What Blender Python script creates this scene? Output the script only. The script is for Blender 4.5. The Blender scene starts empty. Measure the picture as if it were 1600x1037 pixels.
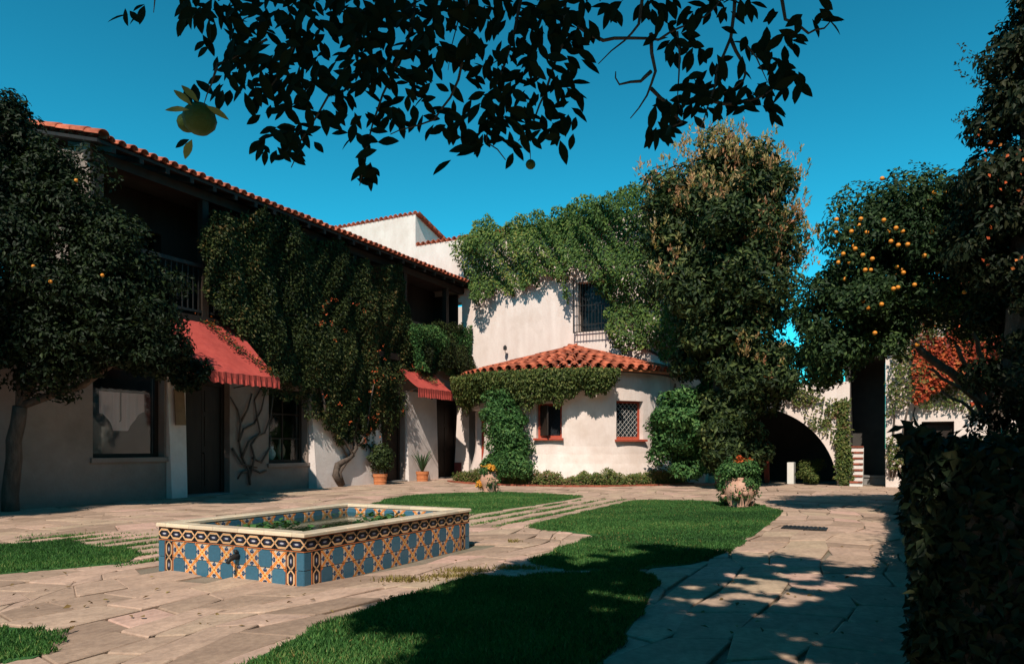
import bpy, math, random
import numpy as np
from mathutils import Vector, Matrix

random.seed(7)
rng = np.random.default_rng(7)
scene = bpy.context.scene
C = scene.collection

# ------------------------------------------------------------------ camera, sky, sun, exposure
H = 1.25                 # eye height of the tripod
F = 1111.0               # focal length in photograph pixels
HZ = 697.0               # horizon row
cam_d = bpy.data.cameras.new('camera')
cam = bpy.data.objects.new('camera', cam_d); C.objects.link(cam)
cam.location = (0, 0, H); cam.rotation_euler = (math.pi/2, 0, 0)
cam_d.sensor_width = 36; cam_d.lens = F/1600*36
cam_d.shift_y = (HZ-518.5)/1600
cam_d.clip_start = 0.05; cam_d.clip_end = 3000
scene.camera = cam

SUN_EL = math.radians(47)
SH = Vector((0.215, 0.977, 0)).normalized()        # horizontal travel of the sunlight
world = bpy.data.worlds.new('World'); scene.world = world; world.use_nodes = True
wn = world.node_tree; wn.nodes.clear()
sky = wn.nodes.new('ShaderNodeTexSky'); sky.sky_type = 'NISHITA'; sky.sun_disc = False
sky.sun_elevation = SUN_EL; sky.sun_rotation = math.atan2(-SH.x, -SH.y)
sky.air_density = 1.0; sky.dust_density = 0.1; sky.ozone_density = 2.0
tint = wn.nodes.new('ShaderNodeMix'); tint.data_type = 'RGBA'; tint.blend_type = 'MULTIPLY'
tint.inputs[0].default_value = 1.0; tint.inputs[7].default_value = (0.085, 0.93, 0.93, 1)
bg = wn.nodes.new('ShaderNodeBackground'); bg.inputs[1].default_value = 0.145
wo = wn.nodes.new('ShaderNodeOutputWorld')
# deep polarised postcard sky: one smooth fall-off from horizon to zenith
tcw = wn.nodes.new('ShaderNodeTexCoord'); sx = wn.nodes.new('ShaderNodeSeparateXYZ'); wn.links.new(tcw.outputs['Generated'], sx.inputs[0])
mr = wn.nodes.new('ShaderNodeMapRange'); wn.links.new(sx.outputs[2], mr.inputs[0])
mr.inputs[1].default_value = 0; mr.inputs[2].default_value = 1; mr.inputs[3].default_value = 1.42; mr.inputs[4].default_value = 0.34
fall = wn.nodes.new('ShaderNodeMix'); fall.data_type = 'RGBA'; fall.blend_type = 'MULTIPLY'; fall.inputs[0].default_value = 1.0
wn.links.new(mr.outputs[0], fall.inputs[7])
wn.links.new(sky.outputs[0], tint.inputs[6]); wn.links.new(tint.outputs[2], fall.inputs[6]); wn.links.new(fall.outputs[2], bg.inputs[0]); wn.links.new(bg.outputs[0], wo.inputs[0])

sd = bpy.data.lights.new('sun', 'SUN'); sd.energy = 5.0; sd.angle = math.radians(0.5); sd.color = (1.0, 0.91, 0.80)
so = bpy.data.objects.new('sun', sd); C.objects.link(so)
trav = Vector((SH.x*math.cos(SUN_EL), SH.y*math.cos(SUN_EL), -math.sin(SUN_EL)))
so.rotation_euler = (-trav).to_track_quat('Z', 'Y').to_euler(); so.location = (-5, -20, 30)

scene.view_settings.view_transform = 'Standard'; scene.view_settings.look = 'None'
scene.view_settings.exposure = 0.0; scene.view_settings.gamma = 1.0
scene.view_settings.use_curve_mapping = False
scene.render.engine = 'CYCLES'
scene.cycles.max_bounces = 8; scene.cycles.diffuse_bounces = 1; scene.cycles.glossy_bounces = 2; scene.cycles.transparent_max_bounces = 12

# ------------------------------------------------------------------ frames
TH = math.atan(0.521)
E = Vector((math.cos(TH), -math.sin(TH), 0))      # along the far wall, to the right
D = Vector((math.sin(TH), math.cos(TH), 0))       # along the long facade, away from the camera
O = Vector((-2.0, 28.4, 0))                       # inner corner of the courtyard
Zv = Vector((0, 0, 1))
def W(a, b, z=0): return O + E*a + D*b + Zv*z
def AB(p): q = Vector((p[0], p[1], 0))-O; return q.dot(E), q.dot(D)
def G(u, v):                                      # a ground spot seen at (u, v)
    Y = H*F/(v-HZ); return Vector(((u-800)/F*Y, Y, 0))
def P(u, v, Y): return Vector(((u-800)/F*Y, Y, H+(HZ-v)/F*Y))
def far_wall(u, v):                               # -> (a, z) on the plane b = 0
    r = (u-800)/F; a = (O.y*r-O.x)/(E.x-E.y*r); Y = O.y+E.y*a
    return a, H+(HZ-v)/F*Y
def facade(u, v, a=0.0):                          # -> (b, z) on the plane a = const
    o2 = O+E*a; r = (u-800)/F; b = (o2.y*r-o2.x)/(D.x-D.y*r); Y = o2.y+D.y*b
    return b, H+(HZ-v)/F*Y

# ------------------------------------------------------------------ helpers
def setp(o, label=None, cat=None, group=None, kind=None):
    if label: o['label'] = label
    if cat: o['category'] = cat
    if group: o['group'] = group
    if kind: o['kind'] = kind
    return o
def thing(name, label, cat, loc=(0, 0, 0), group=None):
    o = bpy.data.objects.new(name, None); C.objects.link(o); o.location = loc; o.empty_display_size = .2
    return setp(o, label, cat, group)
def wloc(o):
    v = Vector(o.location)
    while o.parent: o = o.parent; v = v+Vector(o.location)
    return v
def link(name, me, parent=None, mat=None, M=None, kind=None):
    """M: world matrix wanted; parents only ever translate."""
    o = bpy.data.objects.new(name, me); C.objects.link(o)
    if mat is not None and not me.materials: me.materials.append(mat)
    M = M or Matrix.Identity(4)
    if parent is not None:
        o.parent = parent; M = Matrix.Translation(-wloc(parent)) @ M
    o.matrix_local = M
    if kind: o['kind'] = kind
    return o
class MB:
    def __init__(s): s.v = []; s.f = []
    def quad(s, *p):
        n = len(s.v); s.v += [tuple(x) for x in p]; s.f.append(tuple(range(n, n+len(p))))
    def hexa(s, p):      # 0-3 bottom ring, 4-7 top ring
        n = len(s.v); s.v += [tuple(x) for x in p]
        for f in ((3,2,1,0),(4,5,6,7),(0,1,5,4),(1,2,6,5),(2,3,7,6),(3,0,4,7)): s.f.append(tuple(n+i for i in f))
    def box(s, x0, x1, y0, y1, z0, z1):
        s.hexa([(x0,y0,z0),(x1,y0,z0),(x1,y1,z0),(x0,y1,z0),(x0,y0,z1),(x1,y0,z1),(x1,y1,z1),(x0,y1,z1)])
    def ab(s, a0, a1, b0, b1, z0, z1):
        s.hexa([W(a0,b0,z0),W(a1,b0,z0),W(a1,b1,z0),W(a0,b1,z0),W(a0,b0,z1),W(a1,b0,z1),W(a1,b1,z1),W(a0,b1,z1)])
    def tube(s, path, rad, n=8, cap=True):
        path = [Vector(p) for p in path]; m = len(path)
        if not hasattr(rad, '__len__'): rad = [rad]*m
        base = len(s.v); t0 = (path[1]-path[0]).normalized()
        x = t0.orthogonal().normalized()
        for i, p in enumerate(path):
            t = (path[min(i+1, m-1)]-path[max(i-1, 0)]).normalized()
            x = (x-t*x.dot(t)).normalized(); y = t.cross(x)
            for k in range(n):
                an = 2*math.pi*k/n; s.v.append(tuple(p+(x*math.cos(an)+y*math.sin(an))*rad[i]))
        for i in range(m-1):
            for k in range(n):
                a = base+i*n+k; b = base+i*n+(k+1) % n; s.f.append((a, b, b+n, a+n))
        if cap:
            s.f.append(tuple(base+k for k in range(n))[::-1]); s.f.append(tuple(base+(m-1)*n+k for k in range(n)))
    def lathe(s, prof, n=24, c=(0, 0, 0), cap=True):
        b = len(s.v); m = len(prof)
        for r, z in prof:
            for k in range(n):
                an = 2*math.pi*k/n; s.v.append((c[0]+r*math.cos(an), c[1]+r*math.sin(an), c[2]+z))
        for i in range(m-1):
            for k in range(n):
                a = b+i*n+k; q = b+i*n+(k+1) % n; s.f.append((a, q, q+n, a+n))
        if cap: s.f.append(tuple(b+k for k in range(n))[::-1]); s.f.append(tuple(b+(m-1)*n+k for k in range(n)))
    def mesh(s, name, mat=None, smooth=False, off=None):
        me = bpy.data.meshes.new(name)
        vs = s.v if off is None else [(a-off[0], b-off[1], c-off[2]) for a, b, c in s.v]
        me.from_pydata(vs, [], s.f); me.update()
        if mat: me.materials.append(mat)
        if smooth: me.polygons.foreach_set('use_smooth', [True]*len(me.polygons))
        return me
    def build(s, name, mat, parent=None, smooth=False, kind=None):
        """mesh is written in world coordinates; origin goes to the parent's base"""
        if parent is not None: off = wloc(parent)
        else:
            xs = np.array(s.v); off = Vector((xs[:,0].mean(), xs[:,1].mean(), xs[:,2].min()))
        me = s.mesh(name, mat, smooth, off)
        o = bpy.data.objects.new(name, me); C.objects.link(o)
        if parent is not None: o.parent = parent
        else: o.location = off
        if kind: o['kind'] = kind
        return o

# ------------------------------------------------------------------ materials
def new_mat(name):
    m = bpy.data.materials.new(name); m.use_nodes = True; nt = m.node_tree
    return m, nt, nt.nodes['Principled BSDF']
class X:                                            # tiny expression wrapper for Math nodes
    def __init__(s, nt, k): s.nt = nt; s.k = k
    def op(s, o, b=None, c=None):
        n = s.nt.nodes.new('ShaderNodeMath'); n.operation = o
        for i, q in enumerate((s, b, c)):
            if q is None: continue
            if isinstance(q, X): s.nt.links.new(q.k, n.inputs[i])
            else: n.inputs[i].default_value = q
        return X(s.nt, n.outputs[0])
    def __add__(s, o): return s.op('ADD', o)
    def __sub__(s, o): return s.op('SUBTRACT', o)
    def __mul__(s, o): return s.op('MULTIPLY', o)
    def __truediv__(s, o): return s.op('DIVIDE', o)
    def __lt__(s, o): return s.op('LESS_THAN', o)
    def __gt__(s, o): return s.op('GREATER_THAN', o)
    def abs(s): return s.op('ABSOLUTE')
    def mx(s, o): return s.op('MAXIMUM', o)
    def mn(s, o): return s.op('MINIMUM', o)
def mixc(nt, fac, a, b, mode='MIX'):
    n = nt.nodes.new('ShaderNodeMix'); n.data_type = 'RGBA'; n.blend_type = mode
    for i, q in ((0, fac), (6, a), (7, b)):
        if isinstance(q, X): nt.links.new(q.k, n.inputs[i])
        elif hasattr(q, 'is_linked'): nt.links.new(q, n.inputs[i])
        elif i == 0: n.inputs[0].default_value = q
        else: n.inputs[i].default_value = (*q, 1) if len(q) == 3 else q
    return n.outputs[2]
def noise(nt, scale, detail=4, rough=.6, coord='Object', stretch=None):
    tc = nt.nodes.new('ShaderNodeTexCoord'); n = nt.nodes.new('ShaderNodeTexNoise')
    n.inputs['Scale'].default_value = scale; n.inputs['Detail'].default_value = detail; n.inputs['Roughness'].default_value = rough
    src = tc.outputs[coord]
    if stretch:
        mp = nt.nodes.new('ShaderNodeMapping'); mp.inputs['Scale'].default_value = stretch
        nt.links.new(src, mp.inputs[0]); src = mp.outputs[0]
    nt.links.new(src, n.inputs['Vector']); return n.outputs['Fac']
def ramp(nt, fac, stops):
    r = nt.nodes.new('ShaderNodeValToRGB'); nt.links.new(fac.k if isinstance(fac, X) else fac, r.inputs[0])
    el = r.color_ramp.elements
    while len(el) < len(stops): el.new(.5)
    for q, (p, c) in zip(el, stops): q.position = p; q.color = (*c, 1)
    return r.outputs[0]
def bump(nt, p, h, strength=.3, dist=.02):
    b = nt.nodes.new('ShaderNodeBump'); b.inputs['Strength'].default_value = strength; b.inputs['Distance'].default_value = dist
    nt.links.new(h, b.inputs['Height']); nt.links.new(b.outputs[0], p.inputs['Normal'])
def rnd_src(nt):
    a = nt.nodes.new('ShaderNodeAttribute'); a.attribute_name = 'rnd'; return a.outputs['Fac']
def surf(name, c1, c2, scale=3, rough=.85, bmp=.25, bd=.02, fine=40, stretch=None, objrnd=0, metal=0, spec=.3, third=None):
    m, nt, p = new_mat(name)
    n = noise(nt, scale, 6, .65, stretch=stretch)
    col = ramp(nt, n, [(.32, c1), (.68, c2)])
    if third:
        n3 = noise(nt, scale*.31, 5, .7); col = mixc(nt, X(nt, ramp(nt, n3, [(.52, (0,0,0)), (.66, (1,1,1))]))*.7, col, third)
    if objrnd:
        oi = nt.nodes.new('ShaderNodeObjectInfo')
        col = mixc(nt, 1.0, col, ramp(nt, oi.outputs['Random'], [(0, (1-objrnd,)*3), (1, (1+objrnd*.4, 1+objrnd*.3, 1+objrnd*.2))]), 'MULTIPLY')
    nt.links.new(col, p.inputs['Base Color']); p.inputs['Roughness'].default_value = rough
    p.inputs['Metallic'].default_value = metal; p.inputs['Specular IOR Level'].default_value = spec
    bump(nt, p, noise(nt, fine, 5, .6), bmp, bd)
    return m
def leafmat(name, stops, rough=.55, trans=.15, spec=.16):
    m, nt, p = new_mat(name); r = rnd_src(nt); col = ramp(nt, r, stops)
    nt.links.new(col, p.inputs['Base Color']); p.inputs['Roughness'].default_value = rough
    p.inputs['Specular IOR Level'].default_value = spec
    t = nt.nodes.new('ShaderNodeBsdfTranslucent'); nt.links.new(mixc(nt, 1.0, col, (1.3, 1.3, .5), 'MULTIPLY'), t.inputs[0])
    mx = nt.nodes.new('ShaderNodeMixShader'); mx.inputs[0].default_value = trans
    nt.links.new(p.outputs[0], mx.inputs[1]); nt.links.new(t.outputs[0], mx.inputs[2])
    nt.links.new(mx.outputs[0], nt.nodes['Material Output'].inputs[0]); return m

M = {}
M['plaster'] = surf('pink_white_plaster', (.75,.61,.54), (.87,.74,.67), 1.7, .9, .5, .014, 18, stretch=(1.6,1.6,.5), third=(.66,.52,.44))
M['shade_plaster'] = surf('shade_toned_plaster', (.23,.175,.145), (.33,.255,.215), 1.3, .9, .5, .015, 18, third=(.20,.155,.13))  # wing plaster, darkened so the colour carries its shade
M['sun_plaster'] = surf('sun_toned_plaster', (.70,.60,.55), (.82,.72,.67), 1.6, .9, .6, .015, 18, third=(.55,.45,.40))  # buttress plaster, brightened so the colour carries the sunlight
M['darkwood'] = surf('dark_stained_wood', (.018,.012,.009), (.035,.022,.015), 6, .6, .3, .005, 30, stretch=(1,1,.15))
M['redwood'] = surf('red_painted_wood', (.36,.055,.03), (.50,.09,.045), 6, .55, .2, .004, 40)
M['maroon'] = surf('maroon_paint', (.13,.03,.03), (.18,.045,.04), 5, .7, .2, .004, 40)
M['tile_roof'] = surf('clay_roof_tile', (.36,.075,.035), (.60,.17,.09), 7, .8, .5, .008, 40, objrnd=.45, third=(.26,.07,.045))
M['canvas'] = surf('red_canvas', (.40,.055,.042), (.52,.082,.062), 5, .85, .25, .004, 120, third=(.36,.055,.05))
M['iron'] = surf('black_iron', (.012,.012,.012), (.03,.028,.026), 20, .5, .2, .003, 60)
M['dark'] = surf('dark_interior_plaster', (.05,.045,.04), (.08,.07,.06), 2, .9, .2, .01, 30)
M['bark'] = surf('rough_bark', (.06,.045,.035), (.15,.11,.085), 12, .9, .9, .02, 30, stretch=(1,1,.25))
M['terra'] = surf('terracotta', (.50,.15,.055), (.66,.25,.10), 9, .75, .3, .006, 50)
M['jar'] = surf('weathered_pink_terracotta', (.46,.24,.16), (.62,.38,.28), 8, .85, .5, .01, 30, third=(.34,.2,.14))
M['white_paint'] = surf('white_paint', (.72,.68,.62), (.82,.78,.72), 5, .6, .2, .004, 40)
M['brick'] = surf('red_brick', (.28,.07,.04), (.40,.12,.07), 12, .85, .5, .006, 50, objrnd=.35)
M['concrete'] = surf('grey_concrete', (.20,.19,.18), (.29,.27,.25), 3, .9, .4, .01, 30)
M['gravel'] = surf('courtyard_earth', (.16,.125,.095), (.26,.21,.165), 1.4, .95, .8, .02, 26, third=(.10,.10,.055))
M['grout'] = surf('earth_joint', (.20,.16,.12), (.30,.24,.18), 3, .95, .8, .02, 40, third=(.07,.10,.03))
M['lawn'] = surf('lawn_soil_green', (.04,.13,.035), (.07,.20,.05), 5, .95, .9, .03, 60)
M['glass_reflection'] = surf('rose_reflection', (.80,.50,.50), (.88,.60,.58), 6, .9, .3, .01, 60, stretch=(4,4,.4))  # pink that paints a sunlit wall reflected in the glass
M['orange'] = surf('orange_peel', (.72,.21,.02), (.85,.33,.04), 4, .45, .3, .002, 120)
M['greenfruit'] = surf('green_orange_peel', (.035,.075,.015), (.085,.13,.025), 9, .5, .8, .003, 260)
M['cap'] = surf('cream_glazed_cap', (.74,.60,.42), (.86,.74,.58), 3, .25, .15, .004, 25, objrnd=.2, third=(.80,.55,.32), spec=.5)
M['sign'] = surf('parchment_brown', (.20,.12,.07), (.28,.18,.10), 5, .8)

def stone_mat(name, stops):
    m, nt, p = new_mat(name)
    base = ramp(nt, rnd_src(nt), stops)
    n1 = noise(nt, 2.6, 8, .7); n2 = noise(nt, 22, 6, .7)
    c = mixc(nt, .75, base, ramp(nt, n1, [(.3, (.66,.62,.60)), (.7, (1.12,1.08,1.02))]), 'MULTIPLY')
    c = mixc(nt, .6, c, ramp(nt, n2, [(.35, (.72,.70,.68)), (.6, (1.08,1.06,1.04))]), 'MULTIPLY')
    nt.links.new(c, p.inputs['Base Color']); p.inputs['Roughness'].default_value = .85
    p.inputs['Specular IOR Level'].default_value = .2
    bump(nt, p, n2, .45, .012); return m
M['stone'] = stone_mat('flagstone', [(0, (.35,.25,.19)), (.3, (.47,.34,.26)), (.65, (.55,.39,.31)), (.85, (.52,.40,.29)), (1, (.64,.42,.35))])

m, nt, p = new_mat('window_glass'); p.inputs['Base Color'].default_value = (.02,.025,.03,1); p.inputs['Roughness'].default_value = .05
p.inputs['Specular IOR Level'].default_value = .12; M['glass'] = m
m, nt, p = new_mat('clear_pane'); p.inputs['Base Color'].default_value = (.9,.95,.95,1); p.inputs['Roughness'].default_value = .02
gl = nt.nodes.new('ShaderNodeBsdfGlossy'); gl.inputs['Roughness'].default_value = .03
tr = nt.nodes.new('ShaderNodeBsdfTransparent'); tr.inputs[0].default_value = (.88,.92,.92,1)
mx = nt.nodes.new('ShaderNodeMixShader'); mx.inputs[0].default_value = .03
nt.links.new(tr.outputs[0], mx.inputs[1]); nt.links.new(gl.outputs[0], mx.inputs[2]); nt.links.new(mx.outputs[0], nt.nodes['Material Output'].inputs[0]); M['pane'] = m
m, nt, p = new_mat('pond_water'); p.inputs['Base Color'].default_value = (.012,.03,.012,1); p.inputs['Roughness'].default_value = .04
bump(nt, p, noise(nt, 14, 3, .5), .12, .01); M['water'] = m

def tile_coords(nt, hw, hh):
    tc = nt.nodes.new('ShaderNodeTexCoord'); sp = nt.nodes.new('ShaderNodeSeparateXYZ'); nt.links.new(tc.outputs['Object'], sp.inputs[0])
    return X(nt, sp.outputs[0])/hw, X(nt, sp.outputs[2])/hh
def glaze(nt, p, col):
    oi = nt.nodes.new('ShaderNodeObjectInfo')
    col = mixc(nt, 1.0, col, ramp(nt, oi.outputs['Random'], [(0, (.78,.80,.82)), (1, (1.15,1.12,1.1))]), 'MULTIPLY')
    n = noise(nt, 30, 4, .6); col = mixc(nt, .5, col, ramp(nt, n, [(.3, (.75,.75,.75)), (.7, (1.1,1.1,1.1))]), 'MULTIPLY')
    nt.links.new(col, p.inputs['Base Color']); p.inputs['Roughness'].default_value = .3; p.inputs['Specular IOR Level'].default_value = .35
    bump(nt, p, n, .1, .003)
BLUE = (.055,.165,.245); NAVY = (.012,.02,.06); ORG = (.75,.20,.045); CRM = (.78,.62,.42)
m, nt, p = new_mat('glazed_star_tile'); x, z = tile_coords(nt, .0775, .0775)
ax, az = x.abs(), z.abs(); d = (ax-az).abs(); r = (x*x+z*z).op('SQRT')
mnm = ax.mn(az)
c = mixc(nt, (r < 1.16), BLUE, (.66,.50,.36))
dots = (((ax-.62)*(ax-.62)+(az-.16)*(az-.16)).op('SQRT') < .17).mx(((az-.62)*(az-.62)+(ax-.16)*(ax-.16)).op('SQRT') < .17)
c = mixc(nt, dots, c, NAVY)
c = mixc(nt, ((ax+az-.92).abs() < .12)*(mnm < .3), c, (.03,.10,.22))
c = mixc(nt, (d < .30)*(mnm > .08), c, CRM)
c = mixc(nt, (d < .23), c, ORG)
c = mixc(nt, (d < .06)*(r > .45), c, (.85,.45,.12))
c = mixc(nt, (r < .30), c, (.86,.50,.14)); c = mixc(nt, (r < .12), c, (.62,.08,.03)); glaze(nt, p, c); M['star'] = m
m, nt, p = new_mat('glazed_blue_tile'); x, z = tile_coords(nt, .0775, .0775)
s = x.abs()+z.abs(); c = mixc(nt, (x.abs().mx(z.abs())*.62+s*.36 > 1.20), BLUE, CRM); c = mixc(nt, (s > 1.66), c, ORG); glaze(nt, p, c); M['blue'] = m
m, nt, p = new_mat('glazed_plain_blue_tile'); x, z = tile_coords(nt, .045, .0775); c = mixc(nt, (x.abs() > .97), BLUE, BLUE); glaze(nt, p, c); M['plainblue'] = m
m, nt, p = new_mat('glazed_chain_tile'); x, z = tile_coords(nt, .085, .068)
ax, az = x.abs(), z.abs()
f = ((ax*-1.0+1.0)*2.1).mn(1.0)*.58
dd = (az-f).abs()
c = mixc(nt, (dd < .135), (.012,.010,.012), CRM); c = mixc(nt, (dd < .07), c, (.80,.33,.10))
c = mixc(nt, ((x*x)/.24+(z*z)/.065) < 1.0, c, (.03,.035,.09)); c = mixc(nt, ((x*x)/.07+(z*z)/.012) < 1.0, c, (.62,.60,.62))
c = mixc(nt, (az > .84), c, (.72,.20,.06)); c = mixc(nt, (az > .95), c, CRM); glaze(nt, p, c); M['chain'] = m

L = {}
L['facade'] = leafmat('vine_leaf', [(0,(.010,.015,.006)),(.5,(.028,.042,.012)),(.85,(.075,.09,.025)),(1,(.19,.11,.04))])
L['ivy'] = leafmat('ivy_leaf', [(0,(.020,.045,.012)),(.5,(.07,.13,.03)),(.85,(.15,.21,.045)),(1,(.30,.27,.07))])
L['shrub'] = leafmat('shrub_leaf', [(0,(.018,.055,.018)),(.6,(.06,.15,.04)),(1,(.16,.27,.08))])
L['bay'] = leafmat('bay_vine_leaf', [(0,(.03,.045,.014)),(.5,(.09,.13,.03)),(.8,(.17,.17,.05)),(1,(.22,.11,.07))])
L['tree'] = leafmat('tree_leaf', [(0,(.010,.020,.008)),(.5,(.030,.050,.016)),(.85,(.09,.12,.035)),(1,(.22,.22,.07))])
L['spike'] = leafmat('new_growth', [(0,(.36,.30,.11)),(.5,(.52,.34,.16)),(1,(.50,.22,.12))], trans=.3)
L['orange'] = leafmat('orange_tree_leaf', [(0,(.010,.024,.008)),(.6,(.028,.055,.018)),(1,(.11,.17,.05))])
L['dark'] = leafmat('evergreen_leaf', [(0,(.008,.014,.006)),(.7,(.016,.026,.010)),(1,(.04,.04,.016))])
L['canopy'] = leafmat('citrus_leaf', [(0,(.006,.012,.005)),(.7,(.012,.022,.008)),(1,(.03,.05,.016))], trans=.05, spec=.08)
L['yellow'] = leafmat('yellow_leaf', [(0,(.35,.28,.08)),(1,(.50,.42,.16))], trans=.3)
L['flower'] = leafmat('red_flower', [(0,(.55,.08,.03)),(.7,(.75,.16,.05)),(1,(.85,.30,.08))], trans=.3)
L['oflower'] = leafmat('orange_flower', [(0,(.80,.30,.03)),(1,(.90,.50,.08))], trans=.3)
L['grass'] = leafmat('grass_blade', [(0,(.032,.085,.028)),(.5,(.08,.22,.055)),(.85,(.16,.31,.085)),(1,(.30,.35,.12))], trans=.3, rough=.6)
L['dry'] = leafmat('dry_weed', [(0,(.20,.16,.05)),(1,(.36,.28,.10))], trans=.25)
L['flame'] = leafmat('flame_coloured_leaf', [(0,(.10,.02,.012)),(.45,(.36,.05,.025)),(.8,(.66,.14,.045)),(1,(.16,.16,.05))], trans=.2)
L['leftorange'] = leafmat('shade_toned_orange_leaf', [(0,(.006,.012,.005)),(.7,(.014,.026,.009)),(.95,(.04,.06,.02)),(1,(.10,.12,.05))])  # orange leaf darkened: the left tree's shade is put into the colour
L['fallen'] = leafmat('fallen_leaf', [(0,(.10,.06,.025)),(.6,(.22,.14,.05)),(1,(.32,.24,.08))], trans=.1)
L['agave'] = leafmat('strap_leaf', [(0,(.05,.09,.04)),(1,(.11,.17,.08))])

# ------------------------------------------------------------------ leaves
def unit(v): return v/np.maximum(np.linalg.norm(v, axis=1, keepdims=True), 1e-6)
def leaf_object(name, pts, nrm, size, mat, parent=None, aspect=.5, droop=.3, tilt=.55, kind=None, rnd=None, updir=None, fine=False):
    """one mesh of many separate folded leaves"""
    n = len(pts); pts = np.asarray(pts, float); nrm = unit(np.asarray(nrm, float)+rng.normal(0, tilt, (n, 3)))
    if updir is None:
        t = rng.normal(0, 1, (n, 3)); t[:, 2] -= droop*2
    else: t = np.asarray(updir, float)+rng.normal(0, .35, (n, 3))
    t = unit(t-nrm*(t*nrm).sum(1, keepdims=True)); s = np.cross(nrm, t)
    size = (np.asarray(size)*np.ones(n))[:, None]*rng.uniform(.65, 1.3, (n, 1)); w = size*aspect*.5
    if fine:
        prof = [(0,0,0),(.28,.85,.12),(.62,.80,.10),(1,0,-.12),(.62,-.80,.10),(.28,-.85,.12)]
        tri = [(0,1,2,3),(0,3,4,5)]
    else:
        prof = [(0,0,0),(.42,1,.14),(1,0,-.05),(.42,-1,.14)]; tri = [(0,1,2),(0,2,3)]
    k = len(prof); V = np.empty((n, k, 3))
    for i, (a, b, c) in enumerate(prof): V[:, i] = pts+t*size*a+s*w*b+nrm*size*c*.8
    off = np.array(wloc(parent)) if parent is not None else np.array([pts[:,0].mean(), pts[:,1].mean(), pts[:,2].min()])
    V = (V-off).reshape(-1, 3)
    me = bpy.data.meshes.new(name); nf = len(tri); fl = len(tri[0])
    me.vertices.add(n*k); me.vertices.foreach_set('co', V.ravel())
    idx = (np.arange(n)[:, None, None]*k+np.array(tri)[None]).reshape(-1)
    me.loops.add(len(idx)); me.loops.foreach_set('vertex_index', idx.astype(np.int32))
    me.polygons.add(n*nf); me.polygons.foreach_set('loop_start', (np.arange(n*nf)*fl).astype(np.int32))
    try: me.polygons.foreach_set('loop_total', np.full(n*nf, fl, np.int32))
    except Exception: pass
    me.update(calc_edges=True)
    a = me.attributes.new('rnd', 'FLOAT', 'POINT'); rv = (rng.uniform(0, 1, n)*.8+.1+.22*snoise(pts, 1.1, n % 97)) if rnd is None else np.clip(rnd, 0, 1)
    a.data.foreach_set('value', np.repeat(rv, k).astype(np.float32))
    me.materials.append(mat)
    o = bpy.data.objects.new(name, me); C.objects.link(o)
    if parent is not None: o.parent = parent
    else: o.location = off
    if kind: o['kind'] = kind
    return o
def snoise(p, scale, seed=0):
    r = np.random.default_rng(seed); out = 0
    for k in range(7):
        d = r.normal(0, 1, 3)*scale*(.6+.35*k); out = out+np.sin(p@d+r.uniform(0, 6.28))/(1+.3*k)
    return out/3.2
def lobes(c, r, n_lobe, lr, n, seed=0, flat=0, lower=-1.0):
    """leaf points on many clumps spread over an ellipsoid"""
    rr = np.random.default_rng(seed); c = np.array(c, float); r = np.array(r, float)
    d = unit(rr.normal(0, 1, (n_lobe*3, 3))); d = d[d[:, 2] > lower][:n_lobe]; k = len(d)
    lc = c+d*r*rr.uniform(.45, .92, (k, 1)); ls = rr.uniform(.6, 1.25, k)*lr
    who = rr.choice(k, n, p=ls**2/np.sum(ls**2)); dd = unit(rr.normal(0, 1, (n, 3)))
    rad = ls[who][:, None]*(1-.5*rr.uniform(0, 1, (n, 1))**2)
    pts = lc[who]+dd*rad*np.array([1, 1, .8]); nn = dd*.7+unit(pts-c)*.5+np.array([0, 0, .25])
    return pts, nn
def inpoly(px, py, poly):
    c = np.zeros(len(px), bool); n = len(poly)
    for i in range(n):
        x0, y0 = poly[i]; x1, y1 = poly[(i+1) % n]
        if y0 == y1: continue
        t = ((y0 > py) != (y1 > py)) & (px < (x1-x0)*(py-y0)/(y1-y0)+x0); c ^= t
    return c
def sheet(poly_uv, plane, n, thick=(.05, .5), seed=0, holes=.0, nscale=1.2, edge=0.12, strands=False):
    """leaf points over a region of a wall; poly in photograph pixels, converted to wall metres"""
    r = np.random.default_rng(seed)
    mid = thick[0]*.4+thick[1]*.6; pl = [far_wall(u, v) if plane == 'far' else facade(u, v, mid) for u, v in poly_uv]
    xs = [q[0] for q in pl]; zs = [q[1] for q in pl]
    x = r.uniform(min(xs), max(xs), n*3); z = r.uniform(min(zs), max(zs), n*3)
    q = np.stack([x, z, 0*x], 1)
    wob = np.stack([snoise(q, 2.2, seed+1), snoise(q, 2.2, seed+2)], 1)*edge*2
    k = inpoly(x+wob[:, 0], z+wob[:, 1], pl)
    nz = .6*snoise(q*np.array([2.6,.45,1]),nscale,seed+5)+.6*snoise(q*1.3,nscale,seed+6) if strands else snoise(q, nscale, seed+5)
    if holes > 0: k &= (nz+r.normal(0, .25, len(x))) > -1.0+holes
    x, z, nz = x[k][:n], z[k][:n], nz[k][:n]
    out = thick[0]+(thick[1]-thick[0])*np.clip(.5+.6*nz, 0, 1)*(1-.45*r.uniform(0, 1, len(x))**2)
    e = np.array(E); d = np.array(D); o = np.array(O)
    if plane == 'far': pts = o+e*x[:, None]-d*out[:, None]; nn = np.tile(-d, (len(x), 1))
    else: pts = o+d*x[:, None]+e*out[:, None]; nn = np.tile(e, (len(x), 1))
    pts[:, 2] = z; nn[:, 2] += .35
    return pts, nn+0.0
def cat(*ps): return np.concatenate([q[0] for q in ps]), np.concatenate([q[1] for q in ps])
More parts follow.
